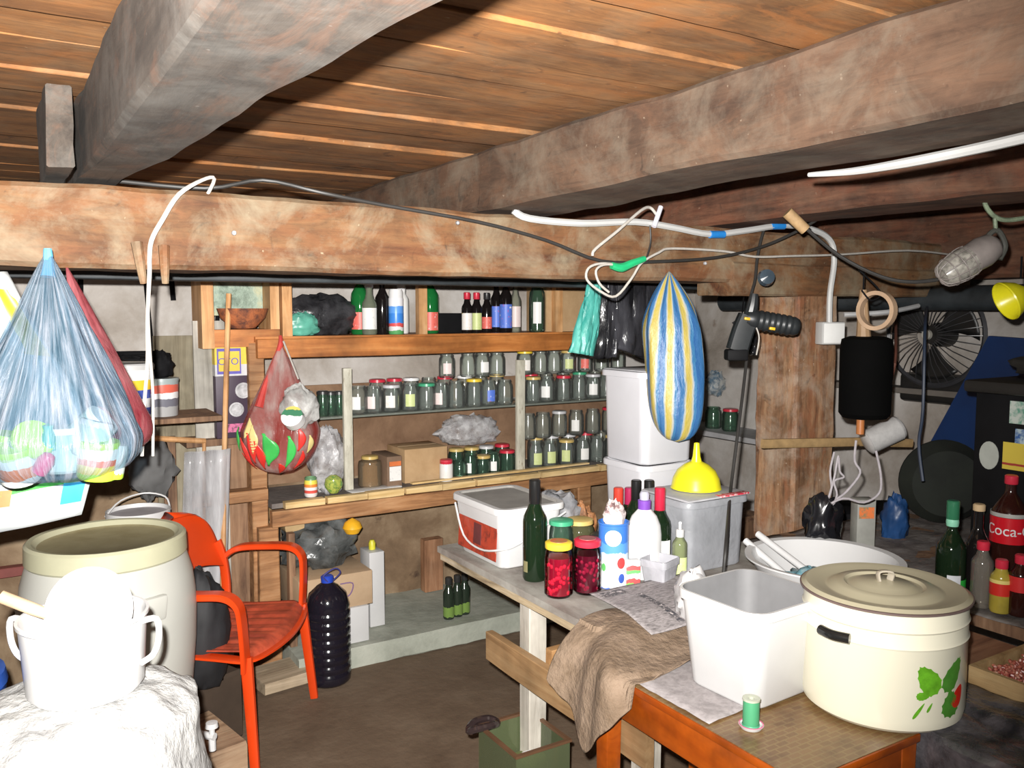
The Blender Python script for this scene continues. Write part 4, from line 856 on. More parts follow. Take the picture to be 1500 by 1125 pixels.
# white square container with printed sticker in front of it
c = PZ(958, 862, TZ)
t = rtub('square_container', 'small translucent white square container in front of the white jug', (c.x+.035, c.y+.015, ZT), .35, .095, .085, .085, wall=.002, taper=.8, rimw=.004, r=.008, mat=film('frosted_white', (.42, .42, .45), (.52, .52, .56), .75, .95, 5, (1, 1, 1), .3))
c = PZ(925, 863, TZ); tag(MB().box(-.022, .022, -.013, .013, 0, .085, bev=.001).build('small_carton', stripemat('small_carton_bands', [(0, (.75, .78, .72)), (.15, (.2, .45, .12)), (.28, (.7, .1, .1)), (.42, (.8, .8, .78)), (.62, (.15, .45, .15)), (.74, (.7, .1, .1)), (.88, (.8, .8, .78))], 2, 11, 0, .4, .25), None, (c.x+.01, c.y+.01, ZT), HEAD-PI/2+.2), 'tiny red and green printed carton between the blue tub and the square container', 'carton')
# wine bottles behind
WB = [(932, 705, .012, 'black', 'left of the two with black necks'), (951, 705, .012, 'black', 'right of the two with black necks'), (967, 716, .012, 'redf', None), (922, 716, .012, 'whitef', None), (906, 716, .012, 'yellowf', None)]
capm = {'black': plain('black_foil', (.012, .012, .012), .3), 'redf': plain('red_foil', (.5, .02, .05), .3), 'whitef': stripemat('white_red_foil', [(0, (.35, .02, .08)), (.5, (.75, .72, .74))], 2, 8, -2.0, .35), 'yellowf': stripemat('yellow_red_foil', [(0, (.55, .05, .03)), (.4, (.8, .6, .12)), (.75, (.5, .05, .08))], 2, 12, -2.9, .35)}
for px, py, _, c_, ex in WB:
    d = {'black': 2.90, 'redf': 2.70, 'whitef': 2.98, 'yellowf': 2.96}[c_]
    q = PD(px, py, d); h = q.z-ZT
    o = make_bottle('wine_bottle', .037, h, m_bgreen, .58, .0135, cap=capm[c_], caph=.07, lab='white' if c_ == 'redf' else None, labz=(.12, .42)); o.location = (q.x, q.y, ZT); o.rotation_euler = (0, 0, facecam(q))
    tag(o, {'black': 'dark wine bottle behind the white jug, %s' % ex, 'redf': 'dark wine bottle with a red foil neck and white label', 'whitef': 'dark bottle with a white and wine-red neck behind the blue tub', 'yellowf': 'dark bottle with a yellow and red neck behind the blue tub'}[c_], 'bottle')
# hand soap
o = make_bottle('spray_bottle', .024, .15, glassy('soap_glass', (.75, .8, .6), .3, .08, (.4, .45, .25), .35), .7, .010, cap=m_white, caph=.02, lab='green', labz=(.08, .45)); rput(o, 995, 850, .03, 'small clear pump bottle with green liquid label beside the square container')
MB().tube([(0, 0, .15), (0, 0, .175), (.025, 0, .18)], .005, 8, sub=1).build('pump', m_white, o)
# big white inverted tubs
c = PD(948, 742, 3.13)
t = rtub('white_tub_stack', 'tall white square bin with a shallow white lid turned upside down on it, behind the wine bottles', (c.x, c.y, ZT), .0, .24, .24, .30, wall=.003, taper=.9, lid=False, mat=plain('bin_white', (.55, .55, .58), .4, .02))
t.location.z = ZT
t2 = rtub('square_bin', 'white square bin standing upside down on another, below the striped bag', (c.x, c.y, ZT+.302), .0, .25, .25, .33, wall=.003, taper=.92, lid=True, mat=plain('bin_white', (.55, .55, .58), .4, .02))
t['label'] = 'white square bin at the base of the pair behind the wine bottles'; t['category'] = 'bin'; t2['category'] = 'bin'
t2['label'] = 'tall white square bin with a grey lid stacked above another under the striped bag'; 
MB().box(-.118, .118, -.118, .118, .331, .335, bev=.002).build('grey_lid', plain('lid_grey_plastic', (.45, .45, .47), .5), t2)
# translucent bin with lid & funnel
c = PZ(1040, 845, TZ)
t = rtub('storage_bin', 'translucent grey storage bin with a grey lid beside the timber post', (c.x+.075, c.y+.15, ZT), .0, .27, .22, .235, wall=.003, taper=.93, mat=film('frosted_grey', (.30, .31, .33), (.38, .39, .42), .80, .92, 4, (1, 1, 1), .35), lid=False)
MB().box(-.14, .14, -.115, .115, .236, .243, bev=.003).build('lid', plain('lid_grey_plastic', (.45, .45, .47), .5), t)
MB().box(.0, .13, -.118, -.09, .239, .2445, bev=.001).build('red_tape', blotch('red_tape_print', [(.45, (.6, .03, .06)), (.6, (.8, .6, .6))], 60, .4, bm=0), t)
zL = ZT+.2455
q = PD(1046, 722, 2.85); fz = thing('yellow_funnel', 'yellow plastic funnel standing upside down on the storage bin lid', 'funnel', (t.location.x+.02, t.location.y+.02, zL))
MB().lathe([(.083, 0), (.086, .001), (.083, .008), (.078, .035), (.064, .062), (.040, .082), (.018, .092), (.013, .11), (.009, .155), (.007, .155), (.011, .11), (.014, .093), (.038, .079), (.061, .06), (.075, .034), (.080, .008)], 32).build('cone', plain('funnel_yellow', (.80, .74, .02), .3, .04), fz)
# newspaper + burlap
m_news = blotch('newsprint', [(.3, (.08, .075, .075)), (.42, (.22, .20, .20)), (.6, (.36, .33, .33)), (.8, (.42, .39, .39))], 60, .8, stretch=(1, 2.6, 1), second=(.12, .6, (.22, .19, .2)), bm=0)
P0 = PZ(872, 905, TZ); 
def newsf(u, v):
    y = 1.665+.30*v; x = 1.45+.40*u+.02*v
    z = .775+.003*noise.noise(Vector((x*9, y*9, 0)))-max(0, 1.775-y)*.20
    return (x, y, z)
BC = [[(1.46, 1.87, .757), (1.37, 1.85, .758), (1.315, 1.85, .72), (1.27, 1.86, .66), (1.25, 1.86, .61)],
      [(1.56, 1.84, .757), (1.42, 1.80, .760), (1.325, 1.79, .73), (1.285, 1.78, .64), (1.27, 1.78, .55)],
      [(1.68, 1.81, .757), (1.52, 1.765, .762), (1.40, 1.73, .755), (1.285, 1.70, .715), (1.238, 1.67, .50)],
      [(1.80, 1.79, .757), (1.66, 1.74, .758), (1.52, 1.665, .735), (1.39, 1.61, .722), (1.262, 1.57, .705), (1.235, 1.55, .62)],
      [(1.86, 1.78, .757), (1.75, 1.70, .740), (1.64, 1.62, .718), (1.50, 1.56, .714), (1.36, 1.53, .713)]]
def bez(P, t):
    P = [Vector(p) for p in P]; n = len(P)-1; i = min(int(t*n), n-1); k = t*n-i
    p0, p1, p2, p3 = P[max(i-1, 0)], P[i], P[i+1], P[min(i+2, n)]
    return 0.5*((2*p1)+(p2-p0)*k+(2*p0-5*p1+4*p2-p3)*k*k+(3*p1-p0-3*p2+p3)*k**3)
def burf(u, v):
    q = bez([bez(r_, v) for r_ in BC], u)
    fr_ = min(1, max(0, (v-.35)*2.5)); n_ = noise.noise(Vector((q.y*14, q.x*7, 1)))
    q = q+Vector((-.016*n_*fr_, .0, .010*noise.noise(Vector((q.x*16, q.y*16, 5)))*fr_))
    if v > .94: q.z += .022*noise.noise(Vector((u*9, 3, 1)))
    if q.x > 1.278 and 1.03 < q.y < 1.705: q.z = max(q.z, .706)
    if q.x > 1.35 and q.y > 1.772: q.z = max(q.z, .756)
    return q
tag(MB().grid(burf, 60, 60).build('burlap_cloth', blotch('burlap', [(.3, (.13, .085, .05)), (.5, (.22, .155, .105)), (.75, (.29, .21, .15))], 10, .9, stretch=(1, 1, 1), bm=.9), solid=.003, norm=False), 'light brown burlap sacking draped over the front edge of the work table', 'cloth')
nw = MB().grid(newsf, 24, 24).build('newspaper', m_news, solid=.001, norm=False); tag(nw, 'printed newspaper sheet lying over the burlap on the work table', 'newspaper')
for u0, u1, v0, v1 in ((.28, .335, .06, .72), (.04, .26, .80, .93)):
    MB().grid(lambda u, v: Vector(newsf(u0+(u1-u0)*u, v0+(v1-v0)*v))+Vector((0, 0, .0022)), 3, 14).build('headline', blotch('headline_ink', [(.42, (.05, .05, .06)), (.56, (.2, .18, .18)), (.6, (.6, .55, .54))], 90, .8, bm=0), nw, norm=False)
q = PZ(960, 925, TZ); crumple('crumpled_bag', (1.625, 1.70, TZ-.015), .055, .85, .85, 1.35, plain('white_film', (.48, .47, .47), .4, .05), 'crumpled white plastic bag lying on the newspaper behind the square bucket', seed=51).location.z += .022

# ---- small orange table
OZ = .70
m_ot = wood('orange_painted_wood', (.26, .045, .002), (.33, .065, .003), (.38, .085, .006), 1, .5, .4, patch=4, bm=.05)
m_otx = wood('orange_painted_woodx', (.26, .045, .002), (.33, .065, .003), (.38, .085, .006), 0, .5, .4, patch=4, bm=.05)
m_cloth = None
ot = thing('small_table', 'small orange-painted wooden table holding the cream pot and the square bucket', 'table', (0, 0, 0))
m_oil, nt = newmat('patterned_oilcloth'); MATS['x'] = m_oil
bs = nd(nt, 'ShaderNodeBsdfPrincipled'); oo = nd(nt, 'ShaderNodeOutputMaterial'); v = coords(nt, (1, 1, 1))
br = nd(nt, 'ShaderNodeTexBrick'); br.inputs['Scale'].default_value = 16; br.inputs['Color1'].default_value = (.17, .095, .04, 1); br.inputs['Color2'].default_value = (.21, .12, .05, 1); br.inputs['Mortar'].default_value = (.22, .145, .06, 1); br.inputs['Mortar Size'].default_value = .035
L(nt, v, br.inputs['Vector']); cc = ramp(nt, noi(nt, v, 4, 4), [(.42, (.26, .13, .05)), (.55, (1, 1, 1))])
L(nt, mixc(nt, .75, br.outputs[0], cc, 'MULTIPLY'), bs.inputs['Base Color']); bs.inputs['Roughness'].default_value = .35; L(nt, bs.outputs[0], oo.inputs[0])
X0, X1, Y0, Y1 = 1.285, 1.665, 1.04, 1.70
MB().box(X0, X1, Y0, Y1, OZ-.02, OZ-.002, bev=.003).build('tabletop', m_ot, ot)
MB().box(X0+.004, X1-.004, Y0+.004, Y1-.004, OZ-.002, OZ).build('oilcloth', m_oil, ot)
MB().box(X0+.008, X0+.03, Y0+.03, Y1-.03, OZ-.105, OZ-.02, bev=.002).build('side_apron', m_ot, ot)
MB().box(X0+.03, X1-.03, Y0+.008, Y0+.03, OZ-.105, OZ-.02, bev=.002).build('front_apron', m_otx, ot)
MB().box(X1-.03, X1-.008, Y0+.03, Y1-.03, OZ-.105, OZ-.02, bev=.002).build('side_apron', m_ot, ot)
for x in (X0+.03, X1-.03):
    for y in (Y0+.03, Y1-.03): MB().box(x-.025, x+.025, y-.025, y+.025, 0.01, OZ-.021, bev=.003, taper=.3).build('leg', m_ot, ot)
MB().box(X0+.02, X0+.04, Y0+.05, Y1-.05, .20, .24).build('stretcher', m_ot, ot)
tag(MB().grid(lambda u, v: (1.30+.33*u, 1.30+.27*v+.03*u, OZ+.004+.003*noise.noise(Vector((u*6, v*6, 0)))), 12, 12).build('newspaper', blotch('newsprint_pale', [(.3, (.22, .20, .20)), (.6, (.36, .33, .33))], 50, .8, bm=0), solid=.0008, norm=False), 'pale newspaper sheet under the square white bucket', 'newspaper')
# square bucket : front corner seen at (1100,1037)
c = PZ(1100, 1036, OZ+.006); 
ang = math.radians(3)
s_ = .235
M_ = Matrix.Rotation(ang, 4, 'Z') @ Vector((s_*.86/2*1.0, s_*.88/2*1.0, 0))
t = rtub('square_bucket', 'open square white plastic bucket on the small orange table', (1.455+.068, 1.335+.057, OZ+.0065), ang, .262, .255, .232, wall=.004, taper=.82, rimw=.006, r=.045, mat=m_white, inner=plain('bucket_inside_shade', (.20, .20, .205), .6, .1, 6))  # shade within the bucket painted in as a darker grey inside
# enamel pot
c = PZ(1283, 1022, OZ)
pot = thing('enamel_stockpot', 'large cream enamel stockpot with a lid, black handle and green leaf decoration', 'pot', (1.722, 1.180, OZ+.0015), HEAD-PI/2)
m_cr = plain('cream_enamel', (.78, .745, .59), .18, .01, 2)
R_ = .174; Hh = .262
MB().lathe([(0, .004), (R_*.93, .004), (R_*.98, .012), (R_, .03), (R_, .185), (R_+.003, .190), (R_, .195), (R_, .222), (R_+.003, .226), (R_, .231), (R_, Hh), (R_+.004, Hh+.002)], 72).build('body', m_cr, pot)
MB().lathe([(R_+.003, Hh+.0), (R_+.009, Hh+.003), (R_+.009, Hh+.007), (R_+.003, Hh+.008)], 72).build('rim', plain('enamel_rim', (.16, .11, .10), .4), pot)
lid = MB().lathe([(R_+.006, Hh+.008), (R_-.004, Hh+.014), (R_*.86, Hh+.012), (R_*.74, Hh+.006), (R_*.70, Hh+.006), (R_*.62, Hh+.015), (R_*.50, Hh+.017), (R_*.46, Hh+.012), (R_*.42, Hh+.012), (R_*.34, Hh+.019), (0, Hh+.024)], 72).build('lid', plain('cream_enamel_lid', (.44, .40, .28), .25, .02, 2), pot)
MB().tube([(-.014, -.004, Hh+.022), (-.014, 0, Hh+.042), (.014, 0, Hh+.042), (.014, .004, Hh+.022)], 1, 8, flat=(.016, .006)).build('lid_knob', plain('cream_knob', (.45, .40, .32), .3), lid)
ah = math.radians(-142)
def pc_(a, z, r): return (r*math.cos(a), r*math.sin(a), z)
MB().tube([pc_(ah-.17, .206, R_+.028), pc_(ah, .206, R_+.034), pc_(ah+.17, .206, R_+.028)], .011, 12).build('handle', plain('black_enamel', (.015, .015, .015), .2), pot)
MB().tube([pc_(ah+PI-.25, .205, R_+.004), pc_(ah+PI-.2, .206, R_+.03), pc_(ah+PI+.2, .206, R_+.03), pc_(ah+PI+.25, .205, R_+.004)], .007, 10).build('handle', plain('black_enamel', (.015, .015, .015), .2), pot)
# decal: leaves and berry drawn on the cylinder (a = angle, z = height)
m_leaf = plain('decal_green', (.13, .40, .02), .3, .15, 60); m_leafd = plain('decal_dark_green', (.07, .24, .03), .3, .1, 60); m_berry = plain('decal_red', (.62, .02, .01), .3, .05)
def decal(name, mat, ca, cz, la, lw, rot, serr=.07, n=36):
    cz = .01+cz*1.06; ca = da+(ca-da)*1.15; vs = [(ca, cz)]
    for k in range(n):
        t_ = 2*PI*k/n; rr_ = 1+serr*(1 if k % 3 == 0 else -.3)
        u = math.cos(t_)*la*1.18*rr_; v = math.sin(t_)*lw*1.2*rr_*(1-.35*math.cos(t_))
        vs.append((ca+(u*math.cos(rot)-v*math.sin(rot))/R_, cz+u*math.sin(rot)+v*math.cos(rot)))
    return disc_on(R_+.0012, ca, cz, [(a-ca, z-cz) for a, z in vs[1:]]).build(name, mat, pot, norm=False)
da = math.radians(-90+8)
decal('leaf_decal', m_leaf, da+.0, .108, .030, .019, math.radians(125))
decal('leaf_decal', m_leafd, da+.32, .112, .034, .017, math.radians(55))
decal('leaf_decal', m_leafd, da+.30, .052, .024, .020, math.radians(90), .1)
decal('leaf_decal', m_leaf, da-.06, .076, .012, .007, math.radians(0))
decal('berry_decal', m_berry, da+.42, .064, .022, .014, math.radians(60), 0)
decal('stem_decal', m_leaf, da-.10, .046, .018, .003, math.radians(55), 0)
decal('stem_decal', m_leaf, da+.02, .052, .010, .0025, math.radians(60), 0)
# green spool on white lid
x, y = kgr(1100, 1074, .024, OZ)
t = tag(MB().lathe([(0, 0), (.022, 0), (.026, .006), (.027, .008), (.024, .008), (.02, .004), (0, .004)], 28).build('jar_lid', m_white, None, (x, y, OZ+.001)), 'small white jar lid with a pink rim under the green spool', 'lid')
MB().lathe([(.0245, .0085), (.0262, .0085), (.0262, .0095), (.0245, .0095)], 28).build('pink_rim', plain('pink_rim', (.7, .1, .25), .4), t)
t = thing('thread_spool', 'small spool of green thread standing on a white jar lid', 'spool', (x+.001, y+.002, OZ+.0055))
MB().lathe([(.006, .003), (.0175, .003), (.0178, .006), (.0175, .054), (.0168, .057)], 24).build('thread', stripemat('green_thread', [(0, (.04, .24, .11)), (.5, (.065, .30, .145))], 2, 300, 0, .5), t)
MB().lathe([(0, 0), (.019, 0), (.019, .003), (.0185, .004)], 24).build('base_flange', plain('spool_green', (.08, .35, .2), .4), t)
MB().lathe([(.017, .057), (.0192, .057), (.0192, .061), (.014, .062), (.006, .060), (.005, .04), (0, .04)], 24).build('top_flange', plain('spool_metal', (.45, .48, .38), .3), t)

# ---- washbasin with pipes
c = PZ(1170, 868, TZ)
bs_ = thing('wash_basin', 'wide white plastic basin behind the cream pot', 'basin', (2.07, 1.62, .753))
MB().lathe([(0, 0), (.13, 0), (.15, .01), (.21, .115), (.225, .12), (.225, .125), (.205, .122), (.145, .018), (.125, .006), (0, .006)], 48).build('body', m_white, bs_)
bl_ = crumple('blue_cloth', (2.03, 1.63, .762), .075, 1.2, 1, .62, blotch('blue_cloth', [(.35, (.03, .12, .16)), (.5, (.16, .33, .38)), (.7, (.45, .48, .49))], 16, .7), 'pale blue and white cloth bundled inside the basin', 'cloth', seed=61)
for i, (a, d) in enumerate((((1092, 792), (1185, 872)), ((1110, 782), (1200, 850)))):
    A_ = PD(a[0], a[1], 2.62); B_ = PD(d[0], d[1], 2.42)
    tag(MB().tube([A_, B_], .0105, 14, sub=1).build('white_pipe', m_white), 'white plastic pipe leaning on the basin rim, %s of the two' % ('lower', 'upper')[i], 'pipe')
# ---- glass crate on the floor
c = PZ(772, 1085, .30)
gt = thing('glass_tank', 'dark green glass tank standing under the work table edge', 'tank', (c.x+.0, c.y+.02, .012), .0)
h = .30; w = .19
m_tank = glassy('tank_glass', (.55, .62, .40), .3, .08, (.16, .19, .10), .45)
MB().box(-w/2, w/2, -.11, .11, 0, .006).build('bottom_pane', m_tank, gt)
for nm, q in (('pane', (-w/2, w/2, -.11, -.106)), ('pane', (-w/2, w/2, .106, .11)), ('pane', (-w/2, -w/2+.004, -.106, .106)), ('pane', (w/2-.004, w/2, -.106, .106))):
    MB().box(q[0], q[1], q[2], q[3], .006, h).build(nm, m_tank, gt)
b = MB(); m_rim = plain('rusty_rim', (.12, .06, .03), .5)
b.box(-w/2-.004, w/2+.004, -.116, -.104, h, h+.008).box(-w/2-.004, w/2+.004, .104, .116, h, h+.008).box(-w/2-.004, -w/2+.008, -.104, .104, h, h+.008).box(w/2-.008, w/2+.004, -.104, .104, h, h+.008).build('rim', m_rim, gt)
tag(MB().lathe([(0, .05), (.04, .05), (.045, .045), (.045, .0), (0, 0)], 24).build('white_canister', plain('can_top', (.75, .74, .76), .4), None, (gt.location.x+.005, gt.location.y-.045, .21)), 'white round lid visible inside the green glass tank', 'lid')
tag(MB().beam(-.06, .06, -.09, .09, 0, .185, 2, .002).build('inner_block', plain('inner_green', (.14, .16, .06), .5, .2), None, (gt.location.x, gt.location.y, .02)), 'greenish block filling the lower part of the glass tank', 'block')
tag(MB().tube([(-.05, 0, 0), (-.02, .02, .012), (.03, .02, .01), (.05, 0, 0), (.02, -.02, .008), (-.03, -.02, .01)], .012, 8, closed=True).build('dark_ring', plain('dark_gloss', (.03, .02, .02), .12), None, (gt.location.x-.085, gt.location.y+.10, .315)), 'dark glossy rubber ring behind the glass tank', 'ring')

# ================================================================ RIGHT SIDE
m_paperd = blotch('dusty_newspaper', [(.3, (.08, .065, .06)), (.45, (.15, .13, .12)), (.7, (.26, .245, .23))], 9, .85, stretch=(1, 1.6, 1), second=(1.5, .62, (.30, .16, .11)), bm=.4)
wb = thing('side_bench', 'side bench at the right strewn with dusty newspaper', 'bench', (0, 0, 0))
MB().beam(2.375, 3.55, .85, 2.24, .70, .735, 0, .002, n=24).build('benchtop', m_brown, wb)
for x, y in ((2.45, .92), (3.45, .92), (2.45, 2.18), (3.45, 2.18)): MB().beam(x-.03, x+.03, y-.03, y+.03, .01, .70, 2, .002).build('leg', m_brown, wb)
nwb = MB().grid(lambda u, v: (2.36+1.15*u, .88+1.35*v, .739+.010*noise.noise(Vector((u*7, v*7, 2)))+.005*noise.noise(Vector((u*20, v*20, 2)))), 50, 50).build('newspaper_spread', m_paperd, solid=.001, norm=False)
tag(nwb, 'dusty crumpled newspaper spread over the right-hand bench', 'newspaper')
BZ = .7505
def bput(o, px, py, r, label, cat='bottle'): return rput(o, px, py, r, label, cat, BZ, .75)
def tall(px, ytop, py, r):  # bottle whose top is seen at ytop
    x, y = kgr(px, py, r, .75); d = FW.x*x+FW.y*y; return PD(px, ytop, d).z-BZ
o = make_bottle('champagne_bottle', .041, tall(1390, 727, 872, .041), m_bgreen, .52, .014, cap=plain('green_foil', (.03, .16, .08), .3), caph=.05, labm=stripemat('champagne_label', [(0, (.02, .35, .04)), (.45, (.03, .5, .06)), (.9, (.02, .3, .04))], 2, 5, 0, .3), labz=(.12, .24))
bput(o, 1390, 885, .041, 'tall dark green sparkling wine bottle with a bright green label band')
MB().lathe([(.0165, -.012), (.018, 0), (.0165, .012)], 16, M=T(0, 0, tall(1390, 727, 872, .041)*.80)).build('neck_seal', plain('mint', (.25, .6, .42), .4), o)
patch('white_tag', -.2, .7, .045, .085, .0425, plain('tag_white', (.6, .62, .65), .4), o)
o = make_bottle('wine_bottle', .036, tall(1424, 735, 872, .038), m_bblack, .55, .013, cap=plain('cork', (.58, .42, .24), .7), caph=.015); bput(o, 1428, 880, .036, 'dark corked wine bottle right of the green-banded bottle')
MB().lathe([(.016, 0), (.019, .004), (.016, .008)], 16, M=T(0, 0, .19)).build('neck_ring', plain('silver_ring', (.4, .42, .45), .3), o)
def pet(name, px, ytop, py, r, mat, cap, label, **k):
    h = tall(px, ytop, py, r); o = make_bottle(name, r, h, mat, .68, .013, cap=cap, caph=.02, **k); return bput(o, px, py, r, label), h
m_clearp = glassy('pet_clear', (.75, .72, .65), .35, .08, (.35, .32, .28), .3)
o, h = pet('plastic_bottle', 1436, 795, 892, .030, m_clearp, lidm('red'), 'empty clear plastic bottle with a red cap right of the dark wine bottles')
o, h = pet('vinegar_bottle', 1464, 822, 900, .028, plain('yellow_liquid', (.42, .33, .05), .2, .15), lidm('red'), 'small bottle of yellow liquid with a red cap and cream and red label', labm=stripemat('vinegar_label', [(0, (.6, .03, .02)), (.45, (.75, .62, .2)), (.85, (.8, .72, .35))], 2, 12.5, -.62, .35), labz=(.42, .85) if False else (.35, .66))
o, h = pet('cola_bottle', 1492, 815, 905, .030, plain('cola_liquid', (.03, .008, .006), .15, .1), lidm('red'), 'small cola bottle with a red and white label at the right edge', labm=stripemat('small_cola_label', [(0, (.6, .03, .03)), (.5, (.7, .7, .7))], 2, 9, -.55, .35), labz=(.42, .68))
x, y = kgr(1487, 880, .05, .75); x += .06; y += .06
o = make_bottle('cola_bottle', .052, .345, plain('cola_liquid2', (.03, .008, .006), .15, .1), .66, .015, cap=lidm('red'), caph=.022); o.location = (x, y, BZ); o.rotation_euler = (0, 0, facecam((x, y)))
tag(o, 'big two-litre cola bottle with a red label at the right edge of the photo', 'bottle')
MB().lathe([(.0532, .145), (.0532, .225)], 32).build('red_label', plain('cola_red', (.62, .01, .02), .3, .03), o, norm=False)
MB().lathe([(.0534, .226), (.0534, .238)], 32).build('silver_band', plain('silver_band', (.45, .45, .42), .3), o, norm=False)
def wrap_text(nm, s, size, r, z, a0, mat, par):
    ob = text_mesh(nm, s, size, mat, par, Matrix.Identity(4), ext=.0002)
    for v in ob.data.vertices:
        a = a0+v.co.x/r; v.co = Vector(((r+v.co.z)*math.cos(a), (r+v.co.z)*math.sin(a), z+v.co.y))
    return ob
wrap_text('label_lettering', 'Coca-Cola', .045, .0536, .185, .45, plain('letter_white', (.85, .85, .85), .4), o)
tag(MB().lathe([(0, 0), (.03, 0), (.03, .27), (.012, .33), (.012, .385), (0, .385)], 20).build('corked_bottle', m_bblack, None, (x+.12, y+.06, BZ)), 'dark bottle with a pale cork behind the big cola bottle', 'bottle')
MB().lathe([(0, .4), (.012, .4), (.0125, .385)], 14).build('cork', plain('cork', (.58, .42, .24), .7), D.objects['corked_bottle'])
# low chest with crate of dried beans, covered with dark film
chest = thing('wooden_chest', 'low reddish-brown chest right of the small orange table', 'chest', (0, 0, 0))
m_chest = wood('chest_wood', (.12, .05, .03), (.28, .14, .08), (.36, .2, .12), 0, .8, .6)
MB().beam(1.70, 2.33, .30, 1.46, .01, .668, 0, .002, n=16).build('body', m_chest, chest)
MB().beam(1.69, 2.34, .29, 1.47, .669, .695, 0, .002, n=16).build('top', m_chest, chest)
cq = PZ(1480, 950, .72)
tr_ = thing('shallow_crate', 'shallow wooden crate of red dried beans at the right edge of the photo', 'crate', (0, 0, 0))
X0, X1, Y0, Y1 = 1.99, 2.30, .72, 1.13
m_cr8 = wood('crate_wood', (.25, .15, .06), (.42, .28, .13), (.5, .36, .18), 1, 1, .6)
for nm, q in (('long_side', (X0, X0+.012, Y0, Y1)), ('long_side', (X1-.012, X1, Y0, Y1)), ('short_side', (X0+.012, X1-.012, Y0, Y0+.012)), ('short_side', (X0+.012, X1-.012, Y1-.012, Y1))):
    MB().box(q[0], q[1], q[2], q[3], .697, .745).build(nm, m_cr8, tr_)
MB().box(X0+.012, X1-.012, Y0+.012, Y1-.012, .697, .702).build('bottom', m_cr8, tr_)
b = MB(); rr = random.Random(11)
for i in range(1500):
    x = rr.uniform(X0+.02, X1-.02); y = rr.uniform(Y0+.02, Y1-.02); z = .712+rr.uniform(0, .022)
    b.lathe([(0, -.0045), (.004, -.003), (.0055, 0), (.004, .003), (0, .0045)], 6, M=T(x, y, z) @ Matrix.Rotation(rr.uniform(0, 3), 4, 'X') @ Matrix.Diagonal((1, 1.5, 1, 1)))
tag(b.build('dried_beans', blotch('bean_red', [(.35, (.18, .03, .03)), (.5, (.40, .10, .07)), (.65, (.55, .30, .2))], 90, .35, bm=0)), 'heap of red-brown dried beans in the shallow crate', 'beans', kind='stuff')
def filmf(u, v):
    x = 1.72+.62*u; y = 1.46-.1*0-(1.25)*v
    z = .700+.022*abs(noise.noise(Vector((x*9, y*9, 3))))+.006
    drop = max(0, 1.74-x)
    if u < .06: x = 1.685-.02*abs(noise.noise(Vector((v*20, 1, 1)))); z = .66-(.06-u)*7+.0
    if x > 1.97 and y > .68: z = max(.70, z-.0); 
    return (x, y, z)
fl_m = film('dark_film', (.035, .035, .04), (.13, .12, .13), .55, .92, 10, (1, 1, 1), .15)
def filmg(u, v):
    y = .32+.85*v; s = u
    if s < .35: x = 1.672-.015*noise.noise(Vector((y*8, s*9, 2))); z = .20+(.70-.20)*s/.35
    else: x = 1.672+(s-.35)/.65*.31; z = .700+.02*abs(noise.noise(Vector((x*11, y*9, 3))))+.004
    x -= .02*abs(noise.noise(Vector((y*7, s*5, 5))))
    return (x, y, z)
tag(MB().grid(filmg, 50, 50).build('plastic_sheet', fl_m, solid=.002, norm=False), 'dark translucent plastic sheet over the chest in the lower right corner', 'plastic sheet')
# stove cabinet
q = PX(1500, 600, 2.9)
sp = PD(1470, 640, 2.95)
sx, sy = sp.x+.10, sp.y-.10
st = thing('black_cabinet', 'black cabinet plastered with stickers at the right edge of the photo', 'cabinet', (2.70, .95, 0.752), 0)
m_blk = plain('matt_black', (.006, .006, .007), .7, .2, spec=.2)
MB().box(0, .45, 0, .60, 0, .59, bev=.006).build('body', m_blk, st)
MB().box(-.05, .50, -.04, .615, .591, .63, bev=.01).build('overhanging_top', plain('matt_black_top', (.014, .012, .010), .6, .2), st)
crumple('dark_cloth', (2.90, 1.35, 1.384), .12, 1.3, 1.5, .4, plain('dark_felt', (.03, .027, .022), .8, .2), 'dark crumpled cloth lying on the black cabinet', 'cloth', seed=70)
def stick(y0, y1, z0, z1, mat, nm='sticker'): return MB().box(-.002, .0, y0, y1, z0, z1).build(nm, mat, st)
s1 = blotch('sticker_mint', [(.4, (.12, .3, .22)), (.55, (.5, .55, .5))], 40, .5, bm=0)
y_ = stick(.22, .505, .355, .44, stripemat('sticker_yellow', [(0, (.62, .48, .06)), (.06, (.35, .04, .03)), (.12, (.62, .48, .06)), (.3, (.35, .04, .03)), (.38, (.62, .48, .06)), (.56, (.35, .04, .03)), (.62, (.62, .48, .06))], 2, 8, -2.4, .5, .03), 'yellow_sticker')
stick(.28, .49, .50, .57, s1); stick(.26, .47, .44, .485, blotch('sticker_blue', [(.4, (.03, .1, .3)), (.55, (.4, .5, .55))], 40, .5, bm=0))
MB().lathe([(0, 0), (.05, 0), (.05, .002), (0, .002)], 20, M=T(0, .548, .39) @ Rm('Y', -90) @ Matrix.Diagonal((.9, .62, 1, 1))).build('round_sticker', plain('sticker_pale', (.4, .42, .38), .5), st)
